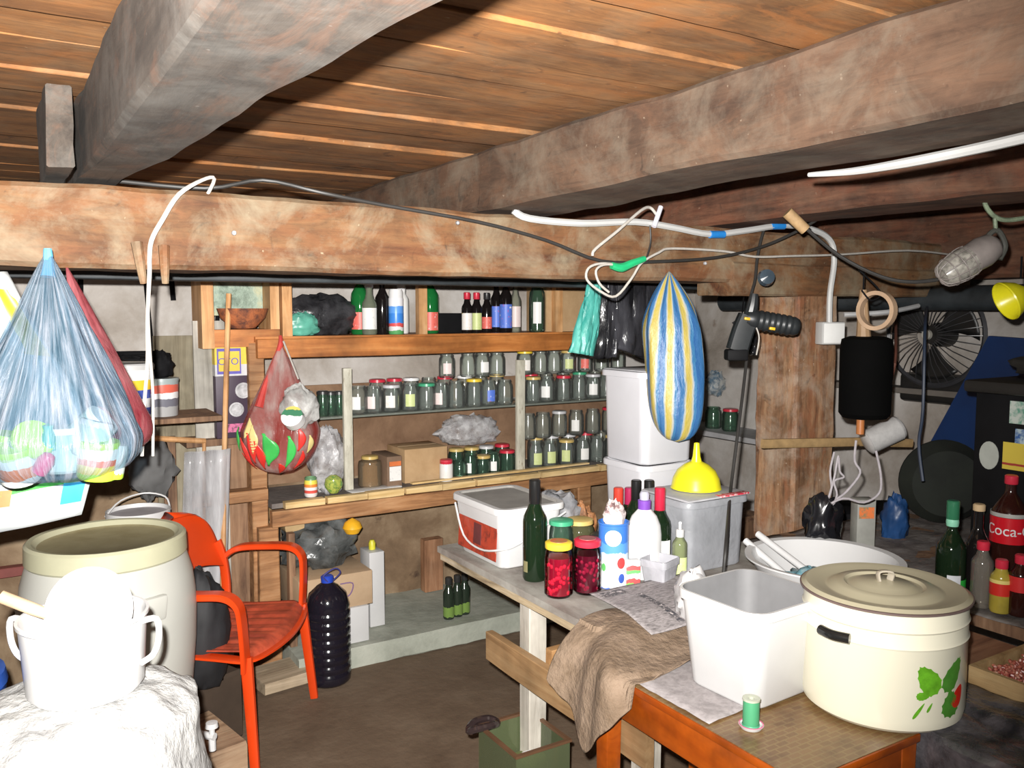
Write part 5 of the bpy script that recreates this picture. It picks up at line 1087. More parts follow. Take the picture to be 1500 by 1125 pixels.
# blue panel
A_ = PX(1357, 655, 3.55); B_ = PX(1455, 495, 3.55); 
m_bluep = plain('blue_panel', (.005, .028, .11), .45, .15, 4)
b = MB(); xs = 3.5
def PXx(px, py): return PX(px, py, xs)
c1, c2, c3, c4_, c5 = PXx(1357, 658), PXx(1448, 492), PXx(1560, 500), PXx(1560, 720), PXx(1450, 692)
vs = [c1, c2, c3, c4_, c5]; b.add(vs+[v+Vector((.03, 0, 0)) for v in vs], [[0, 1, 2, 3, 4], [9, 8, 7, 6, 5]]+[[i, (i+1) % 5, 5+(i+1) % 5, 5+i] for i in range(5)])
bp = b.build('blue_board', m_bluep); tag(bp, 'large blue plastic panel leaning against the right wall', 'panel')
vr = [PXx(1355, 660)+Vector((-.012, 0, 0)), PXx(1450, 694)+Vector((-.012, 0, 0)), PXx(1560, 724)+Vector((-.012, 0, 0))]
MB().tube(vr, .018, 8).build('rolled_edge', m_bluep, bp)
# round grey dish
g = PD(1382, 757, 3.35); gw = thing('round_tub', 'large dark round tub standing on edge behind the bottles at the right', 'tub', (g.x, g.y, .752+.168))
gw.scale = (.82, .82, .82)
MB().lathe([(0, .02), (.15, .02), (.19, -.03), (.205, -.035), (.205, -.02), (.16, .04), (0, .045)], 40, M=Matrix.Rotation(facecam(g)+.3, 4, 'Z') @ Rm('Y', 90) @ Rm('Z', 0)).build('body', plain('dark_green_grey', (.009, .012, .008), .8, .3, 6), gw)
tag(MB().box(-.25, .25, -.14, .14, 0, .28, bev=.01).build('dark_box', DARK, None, (PD(1290, 740, 3.75).x, PD(1290, 740, 3.75).y, .45), HEAD-PI/2), 'black box in the gap behind the timber post', 'box')
tag(MB().beam(-.24, .24, -.13, .13, 0, .44, 0, .002).build('dark_stand', m_brown, None, (PD(1290, 740, 3.75).x, PD(1290, 740, 3.75).y, .005), HEAD-PI/2), 'dark stand carrying the black box behind the timber post', 'stand')
p = PD(1248, 780, 2.95); p = Vector((max(p.x, 0), p.y, 0))
t = thing('grey_carton', 'tall small grey carton with an orange print beside the timber post', 'carton', (p.x+.03, p.y-.02, .755), HEAD-PI/2)
MB().box(-.032, .032, -.03, .03, 0, .19, bev=.002).build('body', plain('carton_grey', (.33, .33, .3), .6), t)
MB().box(-.026, .026, -.0315, -.030, .125, .165).build('orange_print', blotch('orange_print', [(.42, (.25, .2, .1)), (.55, (.7, .18, .05))], 50, .5, bm=0), t)
crumple('blue_bag', (PD(1312, 745, 3.2).x, PD(1312, 745, 3.2).y, .80), .07, .7, .7, 1.5, plain('blue_film', (.015, .06, .18), .4, .2), 'crumpled dark blue plastic bag beside the round tub', seed=72, flat=False)
crumple('navy_cloth', (PD(1235, 810, 2.65).x, PD(1235, 810, 2.65).y, .742), .075, 1.5, .8, .55, plain('navy_cloth', (.02, .045, .08), .6, .2), 'dark navy plastic bag on the bench right of the black glossy bag', 'bag', seed=75)
q = PD(1203, 805, 2.72)
gb = crumple('black_glossy_bag', (q.x, q.y, q.z+.085), .075, .8, .7, 1.35, plain('gloss_black', (.010, .010, .012), .15, .1), 'glossy black plastic bag tied with white string, hanging by the post', seed=77, flat=False, amp=.42, f=1.7)
# black cylinder hanging with wooden top, ring of tape
q = PD(1268, 552, 3.05)
t = thing('black_cylinder', 'black padded cylinder hanging by a wooden handle right of the post', 'cylinder', (q.x, q.y, q.z-.15))
MB().lathe([(0, 0), (.075, .003), (.088, .02), (.09, .25), (.085, .285), (.06, .295), (0, .295)], 28).build('body', plain('soft_black', (.002, .002, .002), .9, .1, spec=.08), t)
MB().lathe([(.0, -.06), (.014, -.055), (.014, .01)], 12, M=T(-.02, 0, 0)).build('copper_tip', plain('copper', (.45, .16, .05), .4), t)
MB().tube([(-.02, 0, .29), (-.025, 0, .36), (-.03, 0, .46)], [.026, .02, .012], 10).build('wooden_handle', plain('handle_wood', (.38, .24, .13), .6), t)
MB().tube([(-.03, 0, .45), (-.03, -.0, .52), tuple(Vector((PY(1262, 395, 2.262)-t.location)))], .003, 6, sub=1).build('hanging_string', DARK, t)
q = PD(1284, 455, 2.95); ta = MB().lathe([(.054, -.014), (.068, -.014), (.068, .014), (.054, .014), (.054, -.014)], 32, M=Matrix.Rotation(facecam(q)-.5, 4, 'Z') @ Rm('Y', 90)).build('tape_roll', plain('tape_tan', (.5, .34, .22), .5), None, q)
tag(ta, 'tan tape roll hanging beside the wooden handle of the black cylinder', 'tape')
tag(MB().tube([PD(1262, 425, 2.93), PD(1276, 440, 2.93), PD(1290, 428, 2.95), PD(1258, 395, 2.95)], .003, 6).build('hook_wire', DARK), 'thin wire hook holding the tape roll', 'wire')
tag(MB().tube([PD(1236, 461, 3.2), PD(1300, 457, 3.2), PD(1345, 448, 3.3)], .009, 8).build('white_tube', plain('pale_grey', (.42, .42, .42), .5)), 'thin pale tube fixed level behind the tape roll', 'tube')
# hook + ring on crossbeam right
tag(MB().lathe([(.03, -.006), (.036, 0), (.03, .006), (.024, 0), (.03, -.006)], 20, M=Rm('X', 90)).build('iron_ring', plain('rusty_iron', (.16, .08, .05), .7), None, PD(1322, 402, 3.75)), 'small rusty iron ring on the crossbeam above the grey pipe', 'ring')
# fan
q = PX(1372, 490, 3.80); fr = (PX(1455, 490, 3.8)-PX(1297, 490, 3.8)).length/2
fr = .24
fn = thing('wall_fan', 'dark wall-mounted fan with a round wire guard on the right wall', 'fan', (3.80, q.y, q.z+.0))
Mf = Rm('Y', -90)
m_fan = plain('fan_dark', (.015, .015, .015), .4, .2); m_wire = plain('fan_wire', (.05, .05, .055), .3, .1)
b = MB(); b.lathe([(fr, -.01), (fr+.012, 0), (fr, .01), (fr-.012, 0), (fr, -.01)], 48, M=T(-.02, 0, 0) @ Mf); gd = b.build('guard', m_wire, fn)
b = MB()
for k in range(36):
    a = 2*PI*k/36; b.tube([(-.075, .05*math.cos(a), .05*math.sin(a)), (-.07, fr*.6*math.cos(a), fr*.6*math.sin(a)), (-.02, fr*math.cos(a), fr*math.sin(a))], .0018, 4, sub=2)
b.build('guard_wires', m_wire, gd)
for k in range(3):
    a = 2*PI*k/3+.5
    def bl(u, v, a=a):
        rr_ = .05+u*(fr-.08); w = (v-.5)*(.5+.5*u)*1.3; return (-.02+.03*(v-.5), rr_*math.cos(a+w), rr_*math.sin(a+w))
    MB().grid(bl, 10, 8).build('blade', m_fan, fn, solid=.003, norm=False)
MB().lathe([(0, .03), (.045, .03), (.055, 0), (.06, -.08), (0, -.1)], 24, M=Mf).build('motor_hub', m_fan, fn)
MB().box(.02, .13, -.2, .2, -.33, -.19, bev=.02).build('lower_housing', m_fan, fn)
MB().lathe([(0, .0), (.022, .0), (.024, -.015), (0, -.02)], 16, M=T(-.085, 0, -.0) @ Mf).build('hub_cap', plain('hub_pale', (.45, .43, .38), .4), fn)
tag(MB().tube([PX(1358, 450, 3.54), PD(1355, 480, 3.3), PD(1352, 600, 3.2), PD(1346, 650, 3.15), PD(1352, 705, 3.1)], .006, 6).build('dangling_cable', plain('cord_navy', (.03, .045, .08), .5)), 'dark cord hanging in front of the fan', 'cord')
tag(MB().tube([PX(1312, 448, 3.54), PD(1312, 520, 3.3), PD(1305, 560, 3.3), PD(1302, 610, 3.25)], .006, 6).build('dangling_cable', plain('cord_brown', (.16, .06, .04), .6)), 'brown twisted cord hanging left of the fan', 'cord')
# funnel at right
q = PD(1494, 432, 2.7)
fz = thing('yellow_funnel', 'yellow funnel hanging sideways at the right edge of the photo under the crossbeam', 'funnel', q, (0, 0, HEAD-PI/2))
MB().lathe([(.062, 0), (.064, .004), (.058, .02), (.045, .045), (.02, .07), (.012, .08), (.008, .14), (.006, .14), (.01, .08), (.04, .044), (.056, .012)], 28, M=Rm('Y', 65) @ T(0, 0, -.05)).build('cone', plain('funnel_yellow', (.80, .74, .02), .3, .04), fz)
MB().tube([(-.0, 0, .05), (.0, 0, .12)], .003, 6, sub=1).build('hanging_string', DARK, fz)
# caged lamp
q = PD(1430, 375, 2.55)
lp = thing('caged_work_lamp', 'grey caged work lamp hanging from the crossbeam at the upper right', 'lamp', q, (0, 0, HEAD-PI/2))
Ml = Rm('Y', -122)
m_lamp = plain('lamp_grey', (.23, .20, .185), .5, .2)
MB().lathe([(0, -.005), (.025, 0), (.04, .015), (.047, .05), (.044, .085), (.03, .10), (0, .105)], 24, M=Ml @ T(0, 0, -.07)).build('rear_housing', m_lamp, lp)
b = MB(); b.lathe([(.044, .02), (.046, .05), (.042, .09), (.03, .115), (0, .12)], 24, M=Ml @ T(0, 0, -.0)); b.build('glass_dome', plain('dome_grey', (.34, .32, .28), .3, .3, 60), lp)
b = MB()
for k in range(10):
    a = 2*PI*k/10; b.tube([(.046*math.cos(a), .046*math.sin(a), .02), (.049*math.cos(a), .049*math.sin(a), .05), (.034*math.cos(a), .034*math.sin(a), .112), (0, 0, .125)], .002, 5, M=Ml)
for z, r in ((.03, .048), (.06, .048), (.09, .044)): b.tube([(r*math.cos(k*PI/6), r*math.sin(k*PI/6), z) for k in range(12)], .002, 5, closed=True, M=Ml, sub=2)
b.build('wire_cage', m_lamp, lp)
MB().tube([(.02, 0, .01), (.03, .0, .055), (.06, 0, .075), (.085, 0, .03), (.07, 0, -.01)], .008, 8).build('clamp_bracket', plain('clamp_dark', (.07, .07, .06), .5), lp)
MB().tube([(.015, 0, .20), (.02, 0, .15), (.05, 0, .115), (.09, 0, .105), (.16, 0, .115)], .007, 8).build('green_wire', plain('green_wire', (.22, .28, .18), .6, .3, 40), lp)
MB().tube([(.05, 0, .11), (.055, 0, .07)], .006, 6, sub=1).build('wire_knot', plain('green_wire', (.22, .28, .18), .6), lp)

# ================================================================ HANGING FROM THE CROSSBEAM
# --- plastic carrier bags: a cone of pleats widening to a full, rounded bottom
def hang_bag(name, top, bx, by, h, rx, ry, mat, label, seed=0, pleats=9, bulge=.62, rz=0.0, tilt=0, fn=None, cat='plastic bag', botk=.72, blunt=2.2):
    def f(u, v):
        a = 2*PI*u
        z = -h*(1-v)
        t_ = 1-v
        if t_ < bulge: k = .035+.965*((t_/bulge)**.95 if bulge > .5 else math.sin(t_/bulge*PI/2)**.92)
        else:
            q = (t_-bulge)/(1-bulge); k = max(0.0, (1-q**blunt))**.5 if q > 0 else 1
            k = max(k, .0)
        w = 1+.07*math.sin(a*pleats+3*noise.noise(Vector((t_*3, seed, 0))))*(1-.6*t_)+.07*noise.noise(Vector((math.cos(a)*1.6, math.sin(a)*1.6, t_*2.5+seed)))
        w = w if t_ > .04 else 1
        c, s = math.cos(a), math.sin(a); e = .75
        c2 = math.copysign(abs(c)**e, c); s2 = math.copysign(abs(s)**e, s)
        return (rx*k*w*c2+bx*t_, ry*k*w*s2+by*t_, z)
    b = MB().grid(f, 90, 44, wrapu=True); o = b.build(name, mat, None, top, (0, 0, rz), sharp=80); tag(o, label, cat); return o
A0 = HEAD-PI/2
m_bagb = film('pale_blue_film', (.14, .30, .42), (.42, .46, .53), .12, .50, 5, (1, 1, 1), .2, polar=(2.2, 1, 1.6))
top = PD(70, 372, 1.89); top.y = min(top.y, 2.262)
zbot = PD(70, 706, 1.86).z
bag = hang_bag('blue_carrier_bag', top, .0, -.03, top.z-zbot, .185, .12, m_bagb, 'large pale blue translucent carrier bag full of empty jars hanging at the left', 1, 11, .80, A0, botk=.8, blunt=3.5)
MB().tube([(0, 0, .012), (0, .0, -.02), (0, -.005, -.05)], [.008, .011, .016], 8).build('blue_handle_knot', plain('sky_blue', (.12, .45, .75), .4), bag)
# contents
def inbag(px, py, d, o, label, cat, rot):
    o.location = PD(px, py, d); o.rotation_euler = rot; return tag(o, label, cat)
mB = stripemat('tub_green_label', [(0, (.45, .75, .05)), (.25, (.8, .6, .05)), (.45, (.8, .15, .05)), (.6, (.8, .82, .78)), (.85, (.5, .75, .1))], 2, 11, 0, .4, .15)
mW = stripemat('tub_red_label', [(0, (.75, .75, .73)), (.3, (.8, .2, .05)), (.6, (.8, .8, .78)), (.85, (.55, .7, .3))], 2, 11, 0, .4, .2)
mG = plain('pale_jar', (.48, .56, .53), .2, .1); mLime = plain('lime_lid', (.45, .75, .05), .35, .05); mTeal = plain('teal', (.03, .42, .36), .35)
def tub(mat, lm, r=.04, h=.085):
    o = MB().lathe([(0, 0), (r*.9, 0), (r, .006), (r, h*.85), (r*.9, h*.9), (0, h*.9)], 22).build('empty_jar', mat)
    MB().lathe([(0, h), (r*.95, h), (r, h-.004), (r, h-.014)], 20).build('lid', lm, o); return o
inbag(142, 700, 1.86, tub(mB, mLime, .042), 'jar with yellow, red and lime label, low right inside the blue bag', 'jar', (.1, .1, 0))
inbag(33, 702, 1.84, tub(mW, mLime, .042), 'jar with an orange and white label low on the left inside the blue bag', 'jar', (.2, -.3, .5))
inbag(35, 668, 1.87, tub(mG, mLime, .045), 'pale glass jar lying tilted at mid height inside the blue bag, left', 'jar', (.9, .4, 0))
inbag(95, 690, 1.89, tub(mG, lidm('white'), .045, .10), 'pale jar in the lower middle of the blue bag', 'jar', (0, 0, 0))
inbag(165, 650, 1.88, tub(mG, mLime, .034, .075), 'small jar with a lime lid at the upper right inside the blue bag', 'jar', (PI, .2, 0))
inbag(2, 690, 1.85, tub(plain('jar_lime', (.25, .5, .12), .3), mLime, .036), 'lime-green jar at the far left inside the blue bag', 'jar', (.1, .2, 0))
inbag(72, 660, 1.84, MB().lathe([(0, 0), (.013, 0), (.014, .03), (.009, .045), (.012, .055), (0, .06)], 14).build('teal_bottle_top', mTeal), 'small teal bottle top in the middle of the blue bag', 'cap', (0, 0, 0))
inbag(57, 692, 1.80, MB().lathe([(0, 0), (.016, 0), (.018, .03), (.012, .045), (0, .05)], 14).build('pink_cap', plain('pink_red', (.75, .05, .18), .4)), 'bright pink cap low in the blue bag', 'cap', (.3, .5, 0))
inbag(108, 652, 1.90, tub(mG, lidm('white'), .04, .09), 'pale jar behind the others in the middle of the blue bag', 'jar', (.3, .8, 0))
inbag(128, 668, 1.86, tub(mG, lidm('silver'), .036, .08), 'pale jar standing above the yellow-labelled one inside the blue bag', 'jar', (.0, .3, 0))
# red bag behind
m_red = film('red_film', (.20, .02, .03), (.30, .10, .11), .55, .85, 12, (1, 1, .1), .25)
top = PD(98, 392, 2.03); zb = PD(98, 660, 2.03).z
hang_bag('red_bag', top, .125, 0, top.z-zb, .075, .06, m_red, 'red translucent bag hanging behind the right side of the blue bag', 4, 5, .82, A0)
# white and green paper carrier, partly hidden
wbm = plain('bag_white_film', (.40, .42, .42), .4, .05, 4)
top = PD(-35, 392, 1.98)
def wf(u, v):
    s = .02+.98*min(1, (1-v)*1.6); k = 1-v
    x = -.30+.30*0+( -.02+ (u-.0)*(.18+.24*k)); 
    return None
p_tl, p_tr = PD(-60, 395, 1.99), PD(8, 400, 1.99); p_ml, p_mr = PD(-120, 600, 2.0), PD(150, 640, 2.04); p_bl, p_br = PD(-120, 800, 2.0), PD(120, 752, 2.04)
def wf(u, v):
    if v > .5: k = (v-.5)*2; a = p_ml.lerp(p_tl, k); c = p_mr.lerp(p_tr, k)
    else: k = v*2; a = p_bl.lerp(p_ml, k); c = p_br.lerp(p_mr, k)
    q = a.lerp(c, u); n = .012*noise.noise(Vector((u*5, v*4, 2)))+.03*math.sin(PI*u)
    return q-FW*n
wbg = MB().grid(wf, 26, 30).build('paper_carrier', wbm, None, None, None, solid=.02, norm=False); tag(wbg, 'white printed carrier bag hanging behind and below the blue bag at the left edge', 'bag')
def strip_on(nm, u0, u1, v0, v1, mat, sk=0):
    return MB().grid(lambda u, v: Vector(wf(u0+(u1-u0)*u, v0+(v1-v0)*v+sk*u))-FW*.0125, 16, 5).build(nm, mat, wbg, norm=False)
strip_on('green_stripe', .25, .99, .13, .155, plain('print_leaf', (.08, .4, .08), .4), .10)
strip_on('blue_corner', .88, .99, .09, .22, plain('print_cyan', (.05, .42, .72), .4))
strip_on('orange_print', .40, .60, .12, .20, plain('print_skin', (.62, .24, .10), .5))
strip_on('yellow_print', .80, .99, .75, .95, plain('print_yellow', (.75, .5, .02), .4))
# white string with two tails
top = PY(318, 258, 2.26)
m_str = plain('white_string', (.46, .43, .39), .7, .08, 80)
ys = 2.262
strg = MB().tube([PY(300, 292, 2.30), PY(314, 262, 2.27), PY(296, 264, ys), PY(262, 285, ys), PY(238, 322, ys), PY(222, 352, ys), PY(219, 380, ys), PY(219, 400, ys), PY(216, 470, 2.255), PY(216, 530, 2.255), PY(210, 610, 2.255), PY(208, 668, 2.255)], [.0045]*3+[.006]*3+[.0055]*2+[.0045]*4, 8)
so = strg.build('white_string', m_str); tag(so, 'white string looped over the crossbeam with two long tails hanging', 'string')
MB().tube([PY(219, 395, 2.262), PY(217, 460, 2.258), PY(220, 520, 2.25), PY(224, 580, 2.25), PY(224, 668, 2.25)], .0035, 8).build('second_tail', m_str, so)
for i, (a, c_) in enumerate((((200, 355), (210, 415)), ((240, 360), (242, 415)))):
    tag(MB().tube([PY(a[0], a[1], 2.268), PY((a[0]+c_[0])/2, (a[1]+c_[1])/2, 2.262), PY(c_[0], c_[1], 2.27)], [.014, .012, .008], 8).build('wooden_peg', m_beamC), ('left', 'right')[i]+' wooden peg stuck to the crossbeam beside the white string', 'peg')
# red green mesh bag at shelf
m_mesh = film('red_clear_film', (.62, .05, .04), (.60, .52, .48), .12, .55, 9, (1, 1, .3), .2)
top = PY(411, 505, 3.60); zb = PY(411, 694, 3.60).z
o = hang_bag('patterned_bag', top, -.02, 0, top.z-zb, .165, .09, m_mesh, 'clear bag with red and green patterns hanging from the left end of the upper shelf', 8, 5, .66, A0)
m_gr = plain('print_bright_green', (.06, .5, .10), .35); m_rd = plain('print_bright_red', (.7, .04, .03), .35); m_yl = plain('print_soft_yellow', (.72, .6, .25), .4)
rr = random.Random(4)
for i, (a_, z0_, z1_, m_) in enumerate(((205, .62, .80, m_gr), (262, .66, .92, m_gr), (285, .68, .94, m_gr), (238, .66, .9, m_rd), (222, .7, .93, m_rd), (250, .72, .95, m_rd), (300, .62, .8, m_rd), (232, .55, .7, m_yl), (320, .68, .82, m_yl), (215, .82, .95, m_rd), (275, .9, .99, m_rd), (310, .8, .95, m_rd), (243, .6, .82, m_yl))):
    hh = top.z-zb
    def bd(u, v, a_=a_, z0_=z0_, z1_=z1_):
        t_ = z0_+(z1_-z0_)*v; k = .035+.965*(t_/.66)**.95 if t_ < .66 else max(0, 1-((t_-.66)/.34)**2.2)**.5
        a = math.radians(a_+(u-.5)*14*math.sin(PI*min(max(v, .08), .92))+6*math.sin(v*3)); w = 1.06
        c, s = math.cos(a), math.sin(a); return (.170*k*w*math.copysign(abs(c)**.75, c)-.02*t_, .096*k*w*math.copysign(abs(s)**.75, s), -hh*t_)
    MB().grid(bd, 5, 12).build('printed_strip', m_, o, solid=.001, norm=False)
MB().tube([(0, 0, .04), (.0, 0, .0), (-.02, 0, -.06), (-.055, -.03, -.16), (-.08, -.06, -.26)], [.006, .012, .014, .014, .02], 8).build('red_twist', plain('red_film_solid', (.55, .06, .05), .35, .2), o)
# white net with jars next to it
top2 = PY(437, 545, 3.60)
o = crumple('clear_bag', PY(438, 597, 3.50), .085, .95, .6, 1.05, film('milky_film', (.50, .50, .48), (.72, .72, .70), .45, .85, 10, (1, 1, 1), .25), 'milky clear bag of crumpled plastic beside the patterned bag', seed=91, flat=False)
MB().lathe([(0, 0), (.04, .0), (.045, .006), (.045, .05), (0, .05)], 20, M=Matrix.Rotation(-2.2, 4, 'Z') @ T(.05, .0, -.05) @ Rm('Y', 60)).build('white_cup_print', stripemat('cup_bands', [(0, (.8, .8, .8)), (.45, (.06, .22, .12)), (.7, (.75, .6, .15)), (.85, (.8, .8, .8))], 2, 11, .6, .4, .2), o)
MB().tube([(0, 0, .12), (-.03, 0, .2), (-.06, 0, .28)], .004, 6).build('hanging_twist', m_str, o)

# striped bag
m_strp = film('striped_film', (.1, .3, .6), (.8, .8, .7), .92, 1.0, 2, (1, 1, 1), .45, polar=(1, 1, 3),
    stripes=(10, [(0.0, (.02, .09, .25)), (.30, (.04, .14, .30)), (.38, (.34, .36, .34)), (.46, (.38, .30, .05)), (.72, (.42, .34, .10)), (.82, (.36, .38, .37)), (.9, (.04, .15, .30))]))
top = PY(980, 398, 2.262); zb = PY(980, 650, 2.2).z
o = hang_bag('striped_bag', top, .035, -.04, top.z-zb, .100, .07, m_strp, 'blue, yellow and white striped plastic bag hanging from the crossbeam', 12, 7, .38, A0, blunt=5)
# teal bag and black bags behind
def slab_bag(name, pts, th, mat, label, y, seed=0, cat='plastic bag'):
    P = [PY(a, c_, y) for a, c_ in pts]  # tl, tr, br, bl
    def f(u, v):
        q = P[0].lerp(P[1], u).lerp(P[3].lerp(P[2], u), v); return q+Vector((.012*noise.noise(Vector((u*6, v*2, seed))), -.018*noise.noise(Vector((u*7, v*3, seed)))-.03*math.sin(PI*u)*min(1, v*2), 0))
    o = MB().grid(f, 24, 24).build(name, mat, None, None, None, solid=th, norm=False); return tag(o, label, cat)
slab_bag('teal_bag', ((862, 408), (882, 418), (868, 522), (833, 516)), .02, blotch('teal_film', [(.35, (.03, .30, .26)), (.6, (.14, .55, .47)), (.75, (.3, .68, .6))], 9, .35, stretch=(1, 1, .3)), 'long teal plastic bag hanging left of the black bags', 2.98, 3)
m_bk = film('black_bag_film', (.012, .012, .014), (.06, .06, .07), .95, 1, 8, (1, 1, .3), .22)
slab_bag('black_bag', ((880, 402), (905, 402), (900, 522), (868, 525)), .03, m_bk, 'narrow black plastic bag just right of the teal bag', 2.99, 7)
slab_bag('black_bag', ((900, 402), (965, 402), (950, 530), (885, 505)), .05, m_bk, 'wide black plastic bag behind the striped bag', 2.99, 9)
slab_bag('black_hose', ((1078, 470), (1100, 470), (1104, 520), (1080, 515)), .03, m_bk, 'small black pouch hanging left of the power drill', 2.60, 11, 'pouch')
D.objects['black_hose'].name = 'black_pouch'
tag(MB().tube([PY(1086, 472, 2.60), PY(1090, 430, 2.45), PY(1092, 412, 2.40)], .003, 6).build('hanging_string', DARK), 'thin black string holding the small black pouch', 'string')
# things seen between striped bag and post
gsz = PX(1060, 632, 3.7).z; gy = PX(1060, 632, 3.7).y
tag(MB().beam(3.62, 3.93, gy-.35, gy+.5, gsz-.03, gsz, 1, .002).build('grey_shelf', plain('shelf_pale', (.45, .45, .46), .6)), 'short pale grey shelf in the gap left of the timber post', 'shelf')
crumple('newspaper_bundle', (*PX(1048, 562, 3.84),), .075, 1, .5, 1, blotch('grey_blue_print', [(.4, (.08, .14, .2)), (.55, (.4, .42, .42)), (.7, (.55, .55, .5))], 18, .7, bm=0), 'crumpled grey-blue paper in the gap left of the post', 'paper', seed=95, flat=False)
for i, px in enumerate((1035, 1060)):
    o = make_jar('glass_jar', .05, .13, .8, 'red' if i else None, None, m_jarg); p = PX(px+10, 610, 3.75); o.location = (p.x, p.y, gsz+.001); tag(o, ('greenish jar without a lid', 'greenish jar with a red lid')[i]+' on the pale grey shelf left of the post', 'jar')
o = make_jar('glass_demijohn', .10, .30, .45, None, None, glassy('teal_glass', (.4, .6, .58), .3, .06, (.10, .2, .19), .5)); p = PY(1030, 700, 3.5); o.location = (3.15, 3.3, .52); tag(o, 'large teal glass jar in the dark gap behind the yellow funnel', 'jar')
tag(MB().beam(2.95, 3.5, 3.1, 3.5, .01, .518, 0, .002).build('dark_stand', m_brown), 'dark stand under the large teal glass jar', 'stand')
# power drill hanging
q = PY(1128, 478, 2.27); q = PD(1128, 472, 3.02)
dr = thing('power_drill', 'dark grey power drill with yellow buttons hanging on the timber post', 'drill', q, (0, 0, A0))
m_dr = plain('drill_grey', (.022, .025, .027), .4, .2)
prof = [(0, -.09), (.03, -.088), (.036, -.07)]
for k in range(7): prof += [(.036, -.06+k*.02), (.036, -.052+k*.02), (.033, -.048+k*.02), (.033, -.043+k*.02)]
prof += [(.034, .085), (.028, .10), (0, .105)]
MB().lathe(prof, 20, M=Rm('Y', 100)).build('motor_body', m_dr, dr, sharp=60)
MB().tube([(-.075, 0, .02), (-.095, 0, -.03), (-.115, 0, -.10)], 1, 10, flat=(.05, .075), up=(1, 0, 0)).build('grip', m_dr, dr)
MB().box(-.155, -.08, -.03, .03, -.135, -.095, bev=.008).build('battery_pack', m_blk, dr)
MB().tube([(-.075, 0, .01), (-.065, -.005, .06), (-.06, -.005, .10)], [.024, .02, .014], 10).build('neck', m_dr, dr)
MB().lathe([(0, -.02), (.02, -.018), (.030, 0), (.026, .02), (0, .028)], 18, M=T(-.025, -.02, .155) @ Rm('X', 80)).build('round_knob', plain('knob_blue_grey', (.05, .07, .09), .15), dr)
for x, z in ((-.0, -.022), (-.092, .0)): MB().box(x-.01, x+.01, -.042, -.028, z-.005, z+.005, bev=.002, M=Rm('Y', 8)).build('yellow_button', plain('button_yellow', (.8, .45, .02), .4), dr)
tag(MB().tube([PD(1108, 480, 2.95), PD(1112, 495, 2.95), PD(1108, 520, 2.95)], .0025, 6).build('short_string', m_str), 'short thin cord with a knot dangling below the drill', 'cord')
# nailed stick with twine spool
stk = MB().beam(PD(1117, 651, 2.9).x, PD(1117, 651, 2.9).x+.01, 0, .01, 0, .01, 0, .001)
a_, c_ = PY(1117, 650, 2.27), PY(1262, 647, 2.22); c2_ = PD(1335, 650, 2.95)
sk_ = MB().tube([a_, c_, PY(1335, 649, 2.16)], 1, 8, flat=(.022, .036), up=(0, 0, 1), sub=1).build('wooden_batten', plain('batten_pale', (.40, .26, .12), .6, .15, 20)); tag(sk_, 'pale wooden batten nailed level across the timber post', 'batten')
q = PY(1294, 637, 2.13)
tw = thing('twine_spool', 'thick roll of white twine resting on the end of the wooden batten', 'spool', q, (0, 0, A0))
Mt = Rm('Y', 64)
prof = [(0, -.082), (.03, -.082), (.047, -.074)]; 
for k in range(16): prof += [(.051, -.070+k*.0088), (.048, -.066+k*.0088)]
prof += [(.046, .074), (.03, .082), (0, .082)]
MB().lathe(prof, 30, M=Mt).build('twine', plain('twine_white', (.52, .51, .50), .8, .06, 60), tw, sharp=80)
m_tw = plain('twine_grey', (.38, .35, .37), .8, .1, 60)
def wire(name, pts, r, mat, label, cat='cable', **k): return tag(MB().tube(pts, r, 8, **k).build(name, mat), label, cat)
dS = 2.62
wire('twine_loop', [PD(1283, 660, 2.70), PD(1290, 695, 2.70), PD(1288, 722, 2.70), PD(1265, 736, 2.70), PD(1235, 730, 2.70), PD(1205, 745, 2.70)], .0038, m_tw, 'white twine loop hanging from the spool down to the black glossy bag', 'string')
wire('twine_loop', [PD(1254, 645, 2.72), PD(1252, 675, 2.72), PD(1260, 693, 2.72), PD(1240, 720, 2.71), PD(1222, 735, 2.71), PD(1210, 758, 2.72)], .0038, m_tw, 'white twine running from the batten diagonally to the black glossy bag', 'string')
wire('twine_loop', [PD(1222, 662, 2.73), PD(1216, 690, 2.73), PD(1218, 715, 2.73), PD(1212, 735, 2.72), PD(1222, 700, 2.72), PD(1228, 668, 2.73), PD(1230, 690, 2.73), PD(1236, 699, 2.73), PD(1222, 705, 2.72), PD(1226, 725, 2.72), PD(1218, 745, 2.72)], .0034, m_tw, 'tangled white twine loops hanging in front of the post', 'string')
# cork on the cable
q0, q1 = PD(1153, 311, 2.78), PD(1180, 337, 2.78)
tag(MB().tube([q0, q1], [.019, .018], 14, sub=1).build('wine_cork', plain('cork_pale', (.42, .27, .13), .7, .15, 30)), 'pale cork tied to the black cable under the ceiling', 'cork')
